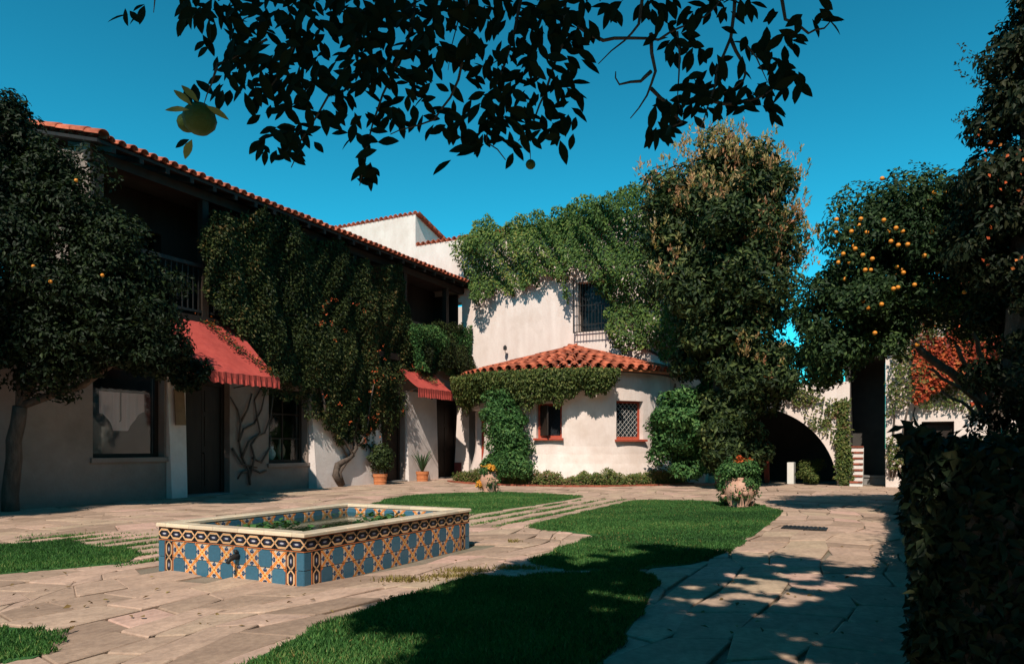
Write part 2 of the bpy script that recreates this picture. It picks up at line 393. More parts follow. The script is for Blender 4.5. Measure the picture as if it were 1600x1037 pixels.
def ray_to_plane_b(u, v, b):
    """point at depth plane b (parallel to the far wall)"""
    o2 = O+D*b; r = (u-800)/F; a = (o2.y*r-o2.x)/(E.x-E.y*r); Y = o2.y+E.y*a
    return o2+E*a+Zv*(H+(HZ-v)/F*Y)
def branch(mb, p, q, r0, r1, bend=.15, n=6, segs=6, seed=None):
    rr = random.Random(seed); p, q = Vector(p), Vector(q); L_ = (q-p).length; off = Vector((rr.uniform(-1,1), rr.uniform(-1,1), rr.uniform(-.4,.6)))*L_*bend
    path = [p.lerp(q, t/segs)+off*math.sin(math.pi*t/segs)+Vector([rr.uniform(-1,1)*L_*.018 for _ in range(3)])*(0 < t < segs) for t in range(segs+1)]
    mb.tube(path, [r0+(r1-r0)*t/segs for t in range(segs+1)], n); return path

# ------------------------------------------------------------------ ground
mb = MB(); mb.quad((-400,-400,0),(400,-400,0),(400,400,0),(-400,400,0)); mb.build('ground', M['gravel'], kind='structure')

def gpoly(uv): return [tuple(G(u, v)[:2]) for u, v in uv]
def smooth_poly(p, it=1):
    for _ in range(it):
        q = []
        for i in range(len(p)):
            a, b = p[i], p[(i+1) % len(p)]
            q += [(a[0]*.9+b[0]*.1, a[1]*.9+b[1]*.1), (a[0]*.1+b[0]*.9, a[1]*.1+b[1]*.9)]
        p = q
    return p
lawns = {
 'far': gpoly([(600,783),(640,776),(720,772),(800,771),(918,777),(852,789),(737,806),(560,800)]),
 'mid': gpoly([(822,827),(900,806),(992,784),(1090,785),(1190,792),(1224,803),(1190,830),(1146,864),(1085,885),(1000,893),(900,897),(822,884),(880,858),(936,840)]),
 'near': gpoly([(472,1000),(560,962),(660,930),(742,906),(800,908),(860,903),(910,900),(1000,897),(1030,908),(1010,950),(970,1010),(910,1080),(820,1200),(220,1200),(300,1110),(395,1040)]),
 'left': gpoly([(-140,866),(35,854),(95,850),(225,867),(195,884),(35,898),(-140,915)]),
 'corner': gpoly([(-60,985),(30,988),(85,1002),(60,1036),(-20,1044),(-100,1030)]),
}
LP = {k: smooth_poly(v) for k, v in lawns.items()}
FC = [G(475,921), G(732,857), G(250,893)]          # fountain corners on the ground
fdir = (FC[1]-FC[0]); FL = 2.80; FW = 1.93
F0 = FC[0].copy()

# paving stones laid in ragged courses along the facade direction
def stone_poly(a0, a1, b0, b1, r):
    j = lambda s: r.uniform(-s, s)
    g = .005
    a0 += g; a1 -= g; b0 += g; b1 -= g
    c = min(a1-a0, b1-b0)*r.uniform(.03, .09)
    pts = [(a0+c,b0),(a1-c*r.uniform(.4,1),b0),(a1,b0+c*r.uniform(.4,1)),(a1,b1-c),(a1-c*r.uniform(.4,1),b1),(a0+c,b1),(a0,b1-c*r.uniform(.4,1)),(a0,b0+c)]
    return [(x+j(.012), y+j(.012)) for x, y in pts]
paving = MB(); pb = [W(-.3,-30),W(16,-30),W(16,.2),W(-.3,.2)]
paving.quad(*[q+Zv*.006 for q in pb]); paving_o = paving.build('courtyard_paving', M['grout'], kind='structure')
fa, fb = AB(F0)
stones = []
r = random.Random(3)
# skewed warp so that courses wander
def warp(a, b): return a+.20*math.sin(b*.9+a*.4)+.085*math.sin(b*2.3+a*3)+.03*math.sin(b*5.1+a*6), b+.20*math.sin(a*1.7+b*.3)+.10*math.sin(a*4.1+b)
a = -.2
bayc = (4.8, 0.0); BR = 3.6
while a < 15.6:
    w = r.uniform(.26, .62); b = -30+r.uniform(0, .5)
    while b < 0:
        l = r.uniform(.30, .80)
        ca, cb = a+w/2, b+l/2
        p = W(ca, cb)
        ok = p.y > 3.0 and abs(p.x) < p.y*.85+1.5
        if math.hypot(ca-bayc[0], cb-bayc[1]) < 4.3: ok = False
        if fa-FW-.05 < ca < fa-.05 and fb < cb < fb+FL: ok = False
        if ok:
            for k, q in LP.items():
                if inpoly(np.array([p.x]), np.array([p.y]), q)[0]:
                    # only drop when well inside
                    if all(inpoly(np.array([p.x+dx]), np.array([p.y+dy]), q)[0] for dx, dy in ((.4,0),(-.4,0),(0,.5),(0,-.5))): ok = False; break
        if ok:
            poly = [warp(x, y) for x, y in stone_poly(a, a+w, b, b+l, r)]
            pw = [W(x, y) for x, y in poly]; cen = sum(pw, Vector())/8
            stones.append((cen.length*(1 if abs(cen.x) < cen.y*.74 else 3), pw, cen, r.random(), r.uniform(-.006, .006), (r.uniform(-.012,.012), r.uniform(-.012,.012))))
        b += l
    a += w
stones.sort(key=lambda s: s[0])
def stone_geo(mb, pw, cen, dz, tl, off=Vector()):
    n = len(mb.v); zt = .030+dz
    hgt = lambda q: zt+(q-cen).x*tl[0]+(q-cen).y*tl[1]
    for q in pw: mb.v.append((q.x-off.x, q.y-off.y, .004))
    for q in pw: mb.v.append((q.x-off.x, q.y-off.y, hgt(q)-.007))
    for q in pw:
        t = q.lerp(cen, .014/max((q-cen).length, .05)*1.1); mb.v.append((t.x-off.x, t.y-off.y, hgt(q)))
    for i in range(8):
        j = (i+1) % 8; mb.f.append((n+i, n+j, n+8+j, n+8+i)); mb.f.append((n+8+i, n+8+j, n+16+j, n+16+i))
    mb.f.append(tuple(n+16+i for i in range(8)))
po = wloc(paving_o)
for i, (k, pw, cen, rv, dz, tl) in enumerate(stones[:300]):
    s = MB(); stone_geo(s, pw, cen, dz, tl, cen); me = s.mesh('flagstone', M['stone'])
    at = me.attributes.new('rnd', 'FLOAT', 'POINT'); at.data.foreach_set('value', [rv]*len(me.vertices))
    link('flagstone', me, paving_o, M=Matrix.Translation(cen))
s = MB(); rv_all = []
for k, pw, cen, rv, dz, tl in stones[300:]: stone_geo(s, pw, cen, dz, tl, po*0); rv_all += [rv]*24
s.v = [(x, y, z) for x, y, z in s.v]
fo = s.build('flagstones', M['stone'], paving_o, kind='stuff')
at = fo.data.attributes.new('rnd', 'FLOAT', 'POINT'); at.data.foreach_set('value', rv_all)

# lawns: a low bed of turf and its blades
def tri_fill(poly, z):
    from mathutils.geometry import tessellate_polygon
    vs = [Vector((x, y, z)) for x, y in poly]; return vs, tessellate_polygon([vs])
bl_p = []
for k, q in LP.items():
    mbl = MB(); vs, tr = tri_fill(q, .036); mbl.v = [tuple(v) for v in vs]; mbl.f = [tuple(t) for t in tr]
    n = len(vs)
    for i in range(n):
        j = (i+1) % n; a_, b_ = vs[i], vs[j]; mbl.quad((a_.x,a_.y,.0),(b_.x,b_.y,.0),b_,a_)
    mbl.build('lawn', M['lawn'], kind='structure')
    xs = [a[0] for a in q]; ys = [a[1] for a in q]; ar = (max(xs)-min(xs))*(max(ys)-min(ys))
    nn = int(ar*(9000 if k in ('near','corner') else 5200 if k in ('mid','left') else 2600))
    x = rng.uniform(min(xs)-.05, max(xs)+.05, nn); y = rng.uniform(min(ys)-.05, max(ys)+.05, nn)
    wob = .05*np.sin(x*9+y*4)+.03*np.sin(x*23-y*17)
    kk = inpoly(x+wob, y+wob, q); x, y = x[kk], y[kk]
    bl_p.append(np.stack([x, y, np.full(len(x), .03)], 1))
bp = np.concatenate(bl_p); n = len(bp)
az = rng.uniform(0, 6.28, n); nrm = np.stack([np.cos(az), np.sin(az), np.zeros(n)+.3], 1)
patch = snoise(bp*np.array([1,1,0]), 1.3, 9)
leaf_object('grass', bp, nrm, .042, L['grass'], None, aspect=.16, tilt=.1, kind='stuff', updir=np.tile([0,0,1.], (n,1)), rnd=.42+.30*patch+.2*snoise(bp*np.array([1,1,0]),4.5,19)+rng.normal(0,.24,n))
dk = rng.choice(n, n//22, replace=False); dkp = bp[dk]; dsel = snoise(dkp*np.array([1,1,0]),2.2,29) > .1; dkp = dkp[dsel]; az2 = rng.uniform(0,6.28,len(dkp))
leaf_object('dry_blades', dkp, np.stack([np.cos(az2),np.sin(az2),0*az2+.3],1), .045, L['dry'], None, aspect=.18, kind='stuff', updir=np.tile([.2,0,.8],(len(dkp),1)))
flp = []
for i in range(330):
    g = G(random.uniform(20,1400), 740+260*random.random()**1.3); flp.append((g.x,g.y,.045))
flp = np.array(flp); leaf_object('fallen_leaves', flp, np.tile([0,0,1.],(len(flp),1)), .05, L['fallen'], None, aspect=.55, tilt=.3, kind='stuff')
print('blades', n, 'stones', len(stones))

# weeds and moss in the joints
wp = []
for (u0,u1,v0,v1,cnt) in ((740,985,782,824,260),(45,250,838,885,130)):
    for i in range(cnt):
        g = G(random.uniform(u0,u1), random.uniform(v0,v1))
        aa, bb = AB(g); aa = round(aa/.42)*.42
        c0 = W(aa, bb)
        for t in range(60): wp.append(W(aa+random.gauss(0,.025), bb+random.uniform(-.3,.3), .012))
wp = np.array([tuple(q) for q in wp]); az = rng.uniform(0,6.28,len(wp))
leaf_object('joint_grass', wp, np.stack([np.cos(az),np.sin(az),0*az],1), .05, L['grass'], None, aspect=.2, kind='stuff', updir=np.tile([0,0,1.],(len(wp),1)))
tufts = [(632,912,'low dry tuft of weeds in a paving joint, nearest the fountain'),(707,906,'dry weed tuft between flagstones, middle of the three by the lawn edge'),(725,897,'dry yellow weed tuft spreading on paving just above the near lawn tip'),(810,893,'dry yellow weed strip where the shaded lawn meets the paving'),(803,850,'tiny dark weed alone on the pale paving right of the fountain')]
for u, v, lab in tufts:
    g = G(u, v); t = thing('weed_tuft', lab, 'weed', g, 'weeds in the paving joints'); k = 260 if v > 860 else 60
    pts = np.stack([g.x+rng.normal(0,.13,k)*(1 if v > 860 else .3), g.y+rng.normal(0,.045,k), np.full(k,.02)],1); az = rng.uniform(0,6.28,k)
    leaf_object('blades', pts, np.stack([np.cos(az),np.sin(az),np.zeros(k)+.4],1), .055, L['dry'], t, aspect=.2, kind='stuff', updir=np.tile([0,0,.8],(k,1)))

# drain grate in the right-hand paving
g = G(1257, 828); t = thing('drain_grate', 'dark iron drain grate set flat in the pale paving right of the lawn', 'drain', g)
a0, b0 = AB(g); mbx = MB()
mbx.ab(a0-.31,a0+.31,b0-.20,b0+.20,.002,.040); mbx.build('frame', M['iron'], t)
for i in range(10):
    mbx = MB(); aa = a0-.28+i*.058; mbx.ab(aa,aa+.03,b0-.17,b0+.17,.040,.050); mbx.build('bar', M['iron'], t)

# ------------------------------------------------------------------ wall with openings
def wall_open(axis, s0, s1, z0, z1, ops, thick, fixed=0.0, flip=1):
    """axis 'b': wall in plane a=fixed running along b; axis 'a': plane b=fixed running along a"""
    mb = MB(); ss = sorted({s0, s1, *[o[0] for o in ops], *[o[1] for o in ops]}); zs = sorted({z0, z1, *[o[2] for o in ops], *[o[3] for o in ops]})
    def pt(s, z, dpt): return W(fixed-dpt, s, z) if axis == 'b' else W(s, fixed+dpt, z)
    def solid(i, j):
        if i < 0 or j < 0 or i >= len(ss)-1 or j >= len(zs)-1: return False
        cs, cz = (ss[i]+ss[i+1])/2, (zs[j]+zs[j+1])/2
        return not any(o[0] < cs < o[1] and o[2] < cz < o[3] for o in ops)
    for i in range(len(ss)-1):
        for j in range(len(zs)-1):
            if not solid(i, j): continue
            A, B, c, d = ss[i], ss[i+1], zs[j], zs[j+1]
            mb.quad(pt(A,c,0),pt(B,c,0),pt(B,d,0),pt(A,d,0)); mb.quad(pt(A,d,thick),pt(B,d,thick),pt(B,c,thick),pt(A,c,thick))
            if not solid(i-1,j): mb.quad(pt(A,c,0),pt(A,d,0),pt(A,d,thick),pt(A,c,thick))
            if not solid(i+1,j): mb.quad(pt(B,c,thick),pt(B,d,thick),pt(B,d,0),pt(B,c,0))
            if not solid(i,j-1): mb.quad(pt(A,c,0),pt(A,c,thick),pt(B,c,thick),pt(B,c,0))
            if not solid(i,j+1): mb.quad(pt(A,d,0),pt(B,d,0),pt(B,d,thick),pt(A,d,thick))
    return mb

# barrel tile, built once: axis +y is up-slope, convex up
def barrel(rad=.10, rad2=.085, ln=.42, th=.014, n=8, flip=False):
    mb = MB(); ring = []
    for (y, R) in ((0, rad), (ln, rad2)):
        for rr in (R, R-th):
            for k in range(n+1):
                an = math.pi*k/n; z = rr*math.sin(an)
                mb.v.append((rr*math.cos(an), y, -z if flip else z))
    m = n+1
    for k in range(n):
        mb.f.append((k, k+1, 2*m+k+1, 2*m+k)); mb.f.append((m+k+1, m+k, 3*m+k, 3*m+k+1))
        mb.f.append((k+1, k, m+k, m+k+1)); mb.f.append((2*m+k, 2*m+k+1, 3*m+k+1, 3*m+k))
    mb.f.append((0, m, 3*m, 2*m)); mb.f.append((m-1, 2*m-1, 4*m-1, 3*m-1)[::-1])
    return mb
tile_me = barrel().mesh('tile', M['tile_roof'], True)
def frame(p, x, y):                                 # matrix with local x and y axes
    x = Vector(x).normalized(); y = Vector(y).normalized(); z = x.cross(y).normalized(); x = y.cross(z)
    m = Matrix.Identity(4)
    for i in range(3): m[i][0], m[i][1], m[i][2], m[i][3] = x[i], y[i], z[i], p[i]
    return m
def merge(mb, src, mat4):
    n = len(mb.v); mb.v += [tuple(mat4 @ Vector(v)) for v in src.v]; mb.f += [tuple(n+i for i in f) for f in src.f]

# ------------------------------------------------------------------ long wing on the left
wing = thing('long_wing', 'long two-storey white wing with gallery, tiled eave and vines along left side', 'building', W(0,-7.5))
win1 = (facade(145,600)[0], facade(257,600)[0], 1.0, 3.05)
door1 = (facade(290,600)[0], facade(359,600)[0], 0, 2.9)
win2 = (facade(420,600)[0], facade(480,600)[0], .78, 2.85)
door2 = (facade(592,600)[0], facade(632,600)[0], 0, 3.0)
door3 = (facade(682,600)[0], -.12, 0, 3.05)
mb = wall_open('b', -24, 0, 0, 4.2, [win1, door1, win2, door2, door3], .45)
mb.build('wall', M['shade_plaster'], wing)
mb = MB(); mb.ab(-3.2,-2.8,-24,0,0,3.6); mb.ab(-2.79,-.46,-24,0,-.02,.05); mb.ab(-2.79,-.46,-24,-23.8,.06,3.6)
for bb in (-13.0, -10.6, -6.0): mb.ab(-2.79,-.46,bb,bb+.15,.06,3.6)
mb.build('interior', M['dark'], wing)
# gallery floor, back wall, posts
mb = MB(); mb.ab(-3.3,.16,-15.2,-.01,4.202,4.42); mb.build('gallery_floor', M['darkwood'], wing)
mb = wall_open('b', -15.0, 0, 4.422, 7.5, [(-13.6,-12.4,4.43,6.6),(-10,-8.9,5.2,6.6),(-6.5,-5.3,4.43,6.6),(-3,-2,5.2,6.6)], .3, fixed=-1.3); mb.build('gallery_wall', M['darkwood'], wing)
mb = MB(); mb.ab(-3.3,-3.0,-15,-.05,4.423,8.4); mb.ab(-3.0,-.3,-15,-.05,7.53,7.6); mb.build('attic', M['dark'], wing)
mb = MB(); mb.ab(-3.3,-.05,-15.0,-14.7,4.421,7.75); mb.build('end_wall', M['shade_plaster'], wing)
for bb in (-14.9,-12.2,-9.4,-6.6,-3.9,-1.2):
    mb = MB(); mb.ab(-.09,.09,bb-.09,bb+.09,4.43,7.3); mb.build('post', M['darkwood'], wing)
mb = MB(); mb.ab(-.12,.12,-15.1,-.02,7.3,7.52); mb.build('beam', M['darkwood'], wing)
rail = MB(); rail.ab(.0,.09,-15.05,-.02,5.62,5.71); rail.ab(.01,.07,-15.05,-.02,4.52,4.58); rail = rail.build('railing', M['iron'], wing)
bm = MB(); bm.box(-.012,.012,-.012,.012,0,1.05); bme = bm.mesh('baluster', M['iron'])
for i in range(98):
    p = W(.04, -14.95+i*.152, 4.57); o = bpy.data.objects.new('baluster', bme); C.objects.link(o); o.parent = rail; o.location = p-wloc(wing); o.rotation_euler.z = -TH
# roof
ZE, SL, AE = 7.64, .29, .55
mb = MB()
mb.hexa([W(AE-.04,-15.2,ZE-.10),W(-5.2,-15.2,ZE-.10+SL*5.71),W(-5.2,0,ZE-.10+SL*5.71),W(AE-.04,-.01,ZE-.10),
         W(AE-.04,-15.2,ZE-.03),W(-5.2,-15.2,ZE-.03+SL*5.71),W(-5.2,0,ZE-.03+SL*5.71),W(AE-.04,-.01,ZE-.03)])
mb.hexa([W(-5.2,-15.2,ZE-.10+SL*5.71),W(-10.5,-15.2,ZE-.1),W(-10.5,0,ZE-.1),W(-5.2,0,ZE-.10+SL*5.71),
         W(-5.2,-15.2,ZE-.03+SL*5.71),W(-10.5,-15.2,ZE-.03),W(-10.5,0,ZE-.03),W(-5.2,0,ZE-.03+SL*5.71)])
roof = mb.build('roof', M['darkwood'], wing)
mb = MB(); mb.ab(-1.29,-.16,-.12,-.015,4.425,7.29); mb.build('shade_panel', M['darkwood'], wing)  # dark panel standing in for shade at the gallery's inner end
up = (-E+Zv*SL).normalized()
for i in range(24):
    mb = MB(); bb = -14.9+i*.64; mb.hexa([W(AE-.02,bb,ZE-.22),W(-1,bb,ZE-.22+SL*1.5),W(-1,bb+.1,ZE-.22+SL*1.5),W(AE-.02,bb+.1,ZE-.22),W(AE-.02,bb,ZE-.11),W(-1,bb,ZE-.11+SL*1.5),W(-1,bb+.1,ZE-.11+SL*1.5),W(AE-.02,bb+.1,ZE-.11)])
    mb.build('rafter', M['darkwood'], wing)
stuff = MB(); src = barrel(); srcf = barrel(flip=True)
nt_ = int(15.1/.25)
for i in range(nt_):
    bb = -15.05+i*.25+.1
    jit = random.uniform(-.015,.015)
    link('eave_tile', tile_me, roof, M=frame(W(AE+.05+jit,bb,ZE-.01+random.uniform(-.01,.01)), D, up+Vector((0,0,random.uniform(-.02,.02)))))
    for r_ in range(15):
        off = r_*.36
        if r_ > 0: merge(stuff, src, frame(W(AE+.05,bb,ZE-.01)+up*off+Zv*.004*(r_ % 2), D, up))
        if r_ < 3 and i < nt_-1: merge(stuff, srcf, frame(W(AE+.03,bb+.125,ZE+.07)+up*off, D, up))
stuff.build('roof_tiles', M['tile_roof'], roof, smooth=True, kind='stuff')
big = barrel(.13,.115,.62).mesh('rake_tile', M['tile_roof'], True)
for i in range(9): link('rake_tile', big, roof, M=frame(W(AE+.06,-15.12,ZE+.03)+up*i*.52+Zv*.01*(i % 2), D, up))
# openings: windows and doors
def fr(mb, a, b0, b1, z0, z1, w=.08, dp=.07):
    mb.ab(a-dp,a,b0,b0+w,z0,z1); mb.ab(a-dp,a,b1-w,b1,z0,z1); mb.ab(a-dp,a,b0+w,b1-w,z0,z0+w); mb.ab(a-dp,a,b0+w,b1-w,z1-w,z1)
def fwindow(b0,b1,z0,z1,nx,nz,name_l=None):
    mb = MB(); fr(mb,-.22,b0,b1,z0,z1,.09); w = mb.build('window', M['darkwood'], wing)
    if name_l: w['label'] = name_l
    mb = MB(); mb.ab(-.26,-.25,b0+.09,b1-.09,z0+.09,z1-.09); mb.build('pane', M['pane'], w)
    mb = MB()
    for i in range(1,nx): s = b0+(b1-b0)*i/nx; mb.ab(-.27,-.235,s-.02,s+.02,z0+.09,z1-.09)
    for i in range(1,nz): s = z0+(z1-z0)*i/nz; mb.ab(-.272,-.237,b0+.09,b1-.09,s-.02,s+.02)
    if mb.v: mb.build('glazing_bar', M['darkwood'], w)
    mb = MB(); mb.ab(-.2,.06,b0-.06,b1+.06,z0-.1,z0-.002); mb.build('sill', M['shade_plaster'], w)
    return w
w1 = fwindow(*win1,1,1,'large dark window with a rose-painted reflection narrowing to a point')
# rose panel painting a sunlit reflection, with a scooped lower edge
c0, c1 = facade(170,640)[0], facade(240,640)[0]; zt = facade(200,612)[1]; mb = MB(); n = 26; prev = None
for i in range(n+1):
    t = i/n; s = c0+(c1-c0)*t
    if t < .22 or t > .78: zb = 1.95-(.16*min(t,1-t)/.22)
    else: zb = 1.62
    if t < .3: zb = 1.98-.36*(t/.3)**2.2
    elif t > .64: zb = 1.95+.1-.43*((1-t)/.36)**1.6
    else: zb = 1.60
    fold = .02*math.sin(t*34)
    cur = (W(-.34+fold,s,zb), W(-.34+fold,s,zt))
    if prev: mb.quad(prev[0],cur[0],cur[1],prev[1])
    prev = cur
mb.build('glass_reflection', M['glass_reflection'], w1, smooth=True)
mb = MB(); s = c0+(c1-c0)*.45; mb.tube([W(-.31,s,zt),W(-.31,s,zt-.62),W(-.31,s-.03,zt-.66)], .012, 5); mb.build('dark_cord', M['iron'], w1)
w2 = fwindow(*win2,2,3,'tall paned shop window half screened by vine stems')
mb = MB(); mb.ab(-.9,-.5,win2[0]+.1,win2[1]-.1,.8,.86); mb.build('display_shelf', M['white_paint'], w2)
for i,(q,h_,c_) in enumerate(((.25,.5,'terra'),(.5,.38,'white_paint'),(.75,.6,'jar'))):
    mb = MB(); pp = W(-.68, win2[0]+(win2[1]-win2[0])*q, .87)
    mb.lathe([(.05,0),(.12,h_*.25),(.14,h_*.5),(.06,h_*.8),(.08,h_)],12,pp); mb.build('display_pot', M[c_], w2, smooth=True)
def fdoor(b0,b1,z1,lab,open_=False):
    mb = MB(); mb.ab(-.30,-.2,b0,b0+.1,.0,z1); mb.ab(-.30,-.2,b1-.1,b1,0,z1); mb.ab(-.30,-.2,b0+.1,b1-.1,z1-.12,z1); d = mb.build('door', M['darkwood'], wing); d['label'] = lab
    mid = (b0+b1)/2
    for s0,s1 in ((b0+.1,mid-.004),(mid+.004,b1-.1)):
        mb = MB(); mb.ab(-.29,-.25,s0,s1,.05,z1-.125)
        for z0_,z1_ in ((.25,1.1),(1.25,2.0),(2.12,z1-.25)):
            mb.ab(-.25,-.235,s0+.08,s1-.08,z0_,z1_)
        mb.build('door_leaf', M['darkwood'], d)
    mb = MB(); mb.lathe([(.0,0),(.025,.01),(.03,.03),(.015,.05)],10,W(-.22,mid+.05,1.05)); mb.build('handle', M['iron'], d)
    mb = MB(); mb.ab(-.45,.12,b0-.02,b1+.02,.0,.07); mb.build('doorstep', M['concrete'], d)
fdoor(door1[0],door1[1],2.9,'dark double door under the large red awning')
fdoor(door2[0],door2[1],3.0,'dark double door behind the bushy terracotta pot')
fdoor(door3[0],door3[1],3.05,'dark double door in the inner corner')
# plaster buttresses: battered piers leaning on the wall
def buttress(b0,b1,zt_,out,mat='sun_plaster'):
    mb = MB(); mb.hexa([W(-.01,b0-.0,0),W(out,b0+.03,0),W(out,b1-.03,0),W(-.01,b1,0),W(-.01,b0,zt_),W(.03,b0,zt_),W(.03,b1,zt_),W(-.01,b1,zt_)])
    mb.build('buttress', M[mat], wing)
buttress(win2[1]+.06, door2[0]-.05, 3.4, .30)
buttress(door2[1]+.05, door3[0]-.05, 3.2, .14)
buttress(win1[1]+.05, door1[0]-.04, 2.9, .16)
mb = MB(); mb.hexa([W(.165,win1[1]+.16,1.75),W(.2,win1[1]+.16,1.75),W(.2,door1[0]-.14,1.75),W(.165,door1[0]-.14,1.75),W(.10,win1[1]+.16,2.6),W(.13,win1[1]+.16,2.6),W(.13,door1[0]-.14,2.6),W(.10,door1[0]-.14,2.6)])
mb.build('notice_board', M['sign'], wing)
mb = MB(); q = W(.03,facade(397,341)[0],facade(397,341)[1]); mb.lathe([(.0,-.16),(.12,-.14),(.14,.0),(.07,.12),(.02,.16)],12,q); mb.build('gallery_lamp', M['white_paint'], wing, smooth=True)

# awnings
def awning(b0,b1,zt_,wd,zf,zv,lab):
    t = thing('awning', lab, 'awning', W(0,(b0+b1)/2,zt_), 'red canvas awnings over the doors of the long wing')
    mb = MB(); n, m_ = 16, 6
    g = []
    for i in range(n+1):
        for j in range(m_+1):
            s = b0+(b1-b0)*i/n; f_ = j/m_
            sag = -.085*math.sin(math.pi*f_)*(1-.35*math.cos(6.28*i/n*2))+.012*math.sin(i*2.3+j*1.1); g.append(W(.03+(wd-.03)*f_, s, zt_+(zf-zt_)*f_+sag))
    mb.v = [tuple(q) for q in g]
    for i in range(n):
        for j in range(m_): k = i*(m_+1)+j; mb.f.append((k,k+m_+1,k+m_+2,k+1))
    mb.build('canopy_cloth', M['canvas'], t, smooth=True)
    mb = MB(); N = 90; pv = None
    for i in range(N+1):
        s = b0+(b1-b0)*i/N; ruff = .022*math.sin(i*1.05)+.01*math.sin(i*2.7)
        zb = zv+.035*abs(math.sin(i*math.pi/7.5))
        cur = (W(wd+.006,s,zf-.004),W(wd+.012+ruff*.5,s,(zf+zb)/2),W(wd+.016+ruff,s,zb))
        if pv: mb.quad(pv[1],cur[1],cur[0],pv[0]); mb.quad(pv[2],cur[2],cur[1],pv[1])
        pv = cur
    mb.build('valance', M['canvas'], t, smooth=True)
    for s in (b0,b1):
        mb = MB(); mb.quad(W(.03,s,zt_),W(wd,s,zf),W(wd,s,zv),W(.03,s,zv+.1)) if False else mb.tube([W(.02,s+.02,zv+.1),W(wd-.02,s+.02,zf-.02)],.014,6); mb.build('arm', M['iron'], t)
    mb = MB(); mb.tube([W(wd-.01,b0,zf-.012),W(wd-.01,b1,zf-.012)],.014,6); mb.build('front_bar', M['iron'], t)
    return t
aw1 = awning(-13.9,-11.3,4.40,1.65,2.93,2.66,'large red canvas awning with frilled valance, nearer and leftmost of the two')
aw2 = awning(-4.4,-2.26,4.07,.96,3.24,2.90,'small faded red canvas awning, the farther one by the inner corner')

# ------------------------------------------------------------------ far building
far = thing('main_house', 'tall pinkish white plaster house wall with tiled parapets at courtyard end', 'building', W(5,0))
wn_ = (far_wall(903,500)[0], far_wall(957,500)[0], 5.42, 7.25)
mb = wall_open('a', .0, 9.6, 0, 9.52, [wn_], .5); mb.ab(0.003,9.597,.505,6,8.0,9.3); mb.build('wall', M['plaster'], far)
mb = MB(); mb.ab(-9,-2.25,.0,.5,7,10.85)
# shed gable seen from the right
mb.hexa([W(-9,.5,7),W(-2.25,.5,7),W(-2.25,3.2,7),W(-9,3.2,7),W(-9,.5,10.78),W(-2.25,.5,10.78),W(-2.25,3.2,10.02),W(-9,3.2,10.02)])
mb.build('upper_wall', M['plaster'], far)
mb = MB(); mb.ab(-2.249,-.001,.0,.5,7,9.52); mb.build('link_wall', M['plaster'], far)
mb = MB(); mb.ab(wn_[0]-.2,wn_[1]+.2,.505,.6,5.2,7.5); mb.build('window_void', M['dark'], far)
mb = MB(); mb.ab(-8.9,9.5,6.01,6.2,0,8.2); mb.build('rear_wall', M['plaster'], far)
def cornice(a0,a1,z,slope,nrow,b0=-.06):
    upb = (D+Zv*slope).normalized(); n = int((a1-a0)/.25)
    mb = MB(); 
    mb.hexa([W(a0,b0+.06,z-.05),W(a1,b0+.06,z-.05),W(a1,b0+nrow*.36,z-.05+slope*nrow*.36),W(a0,b0+nrow*.36,z-.05+slope*nrow*.36),
             W(a0,b0+.06,z-.01),W(a1,b0+.06,z-.01),W(a1,b0+nrow*.36,z-.01+slope*nrow*.36),W(a0,b0+nrow*.36,z-.01+slope*nrow*.36)])
    rf = mb.build('roof', M['tile_roof'], far)
    for i in range(n):
        link('tile', tile_me, rf, M=frame(W(a0+.12+i*.25,b0-.03,z+random.uniform(-.01,.01)), E, upb))
    st = MB()
    for i in range(n):
        for k in range(1,nrow): merge(st, src, frame(W(a0+.12+i*.25,b0-.03,z)+upb*k*.36, E, upb))
    st.build('roof_tiles', M['tile_roof'], rf, smooth=True, kind='stuff')
    return rf
cornice(-9.1,-2.1,10.88,-.28,10)
cornice(-2.2,9.6,9.56,-.2,6)
rf = None
for i in range(7):
    o = link('verge_tile', tile_me, far, M=frame(W(-2.12,-.05,10.93)+(D-Zv*.28).normalized()*i*.38, -E, (D-Zv*.28)))
# window and its grille
mb = MB(); A0,A1,z0_,z1_ = wn_
def fra(mb,a0,a1,z0,z1,b,w,dp): mb.ab(a0,a0+w,b,b+dp,z0,z1); mb.ab(a1-w,a1,b,b+dp,z0,z1); mb.ab(a0+w,a1-w,b,b+dp,z0,z0+w); mb.ab(a0+w,a1-w,b,b+dp,z1-w,z1)
fra(mb,A0,A1,z0_,z1_,.3,.08,.06); w = mb.build('window', M['darkwood'], far); mb = MB(); mb.ab(A0+.08,A1-.08,.33,.34,z0_+.08,z1_-.08); mb.build('pane', M['glass'], w)
gr = MB(); ga0, ga1, gz0, gz1, gb = A0-.06, A1+.06, 5.36, 7.3, -.28
for z_ in (gz0+.03, gz0+.28, (gz0+gz1)/2, gz1-.03): gr.ab(ga0,ga1,gb-.014,gb+.014,z_-.012,z_+.012)
for aa in (ga0,ga1):
    for z_ in (gz0+.03,gz1-.03): gr.ab(aa-.012,aa+.012,gb+.015,-.002,z_-.012,z_+.012)
for aa in (ga0-.001,ga1-.013): gr.ab(aa,aa+.014,gb-.013,gb+.013,gz0,gz1)
gr = gr.build('window_grille', M['iron'], far)
n = 13
for i in range(n):
    mb = MB(); aa = ga0+(ga1-ga0)*i/(n-1); mb.ab(aa-.009,aa+.009,gb-.035,gb-.015,gz0,gz1); mb.build('bar', M['iron'], gr)
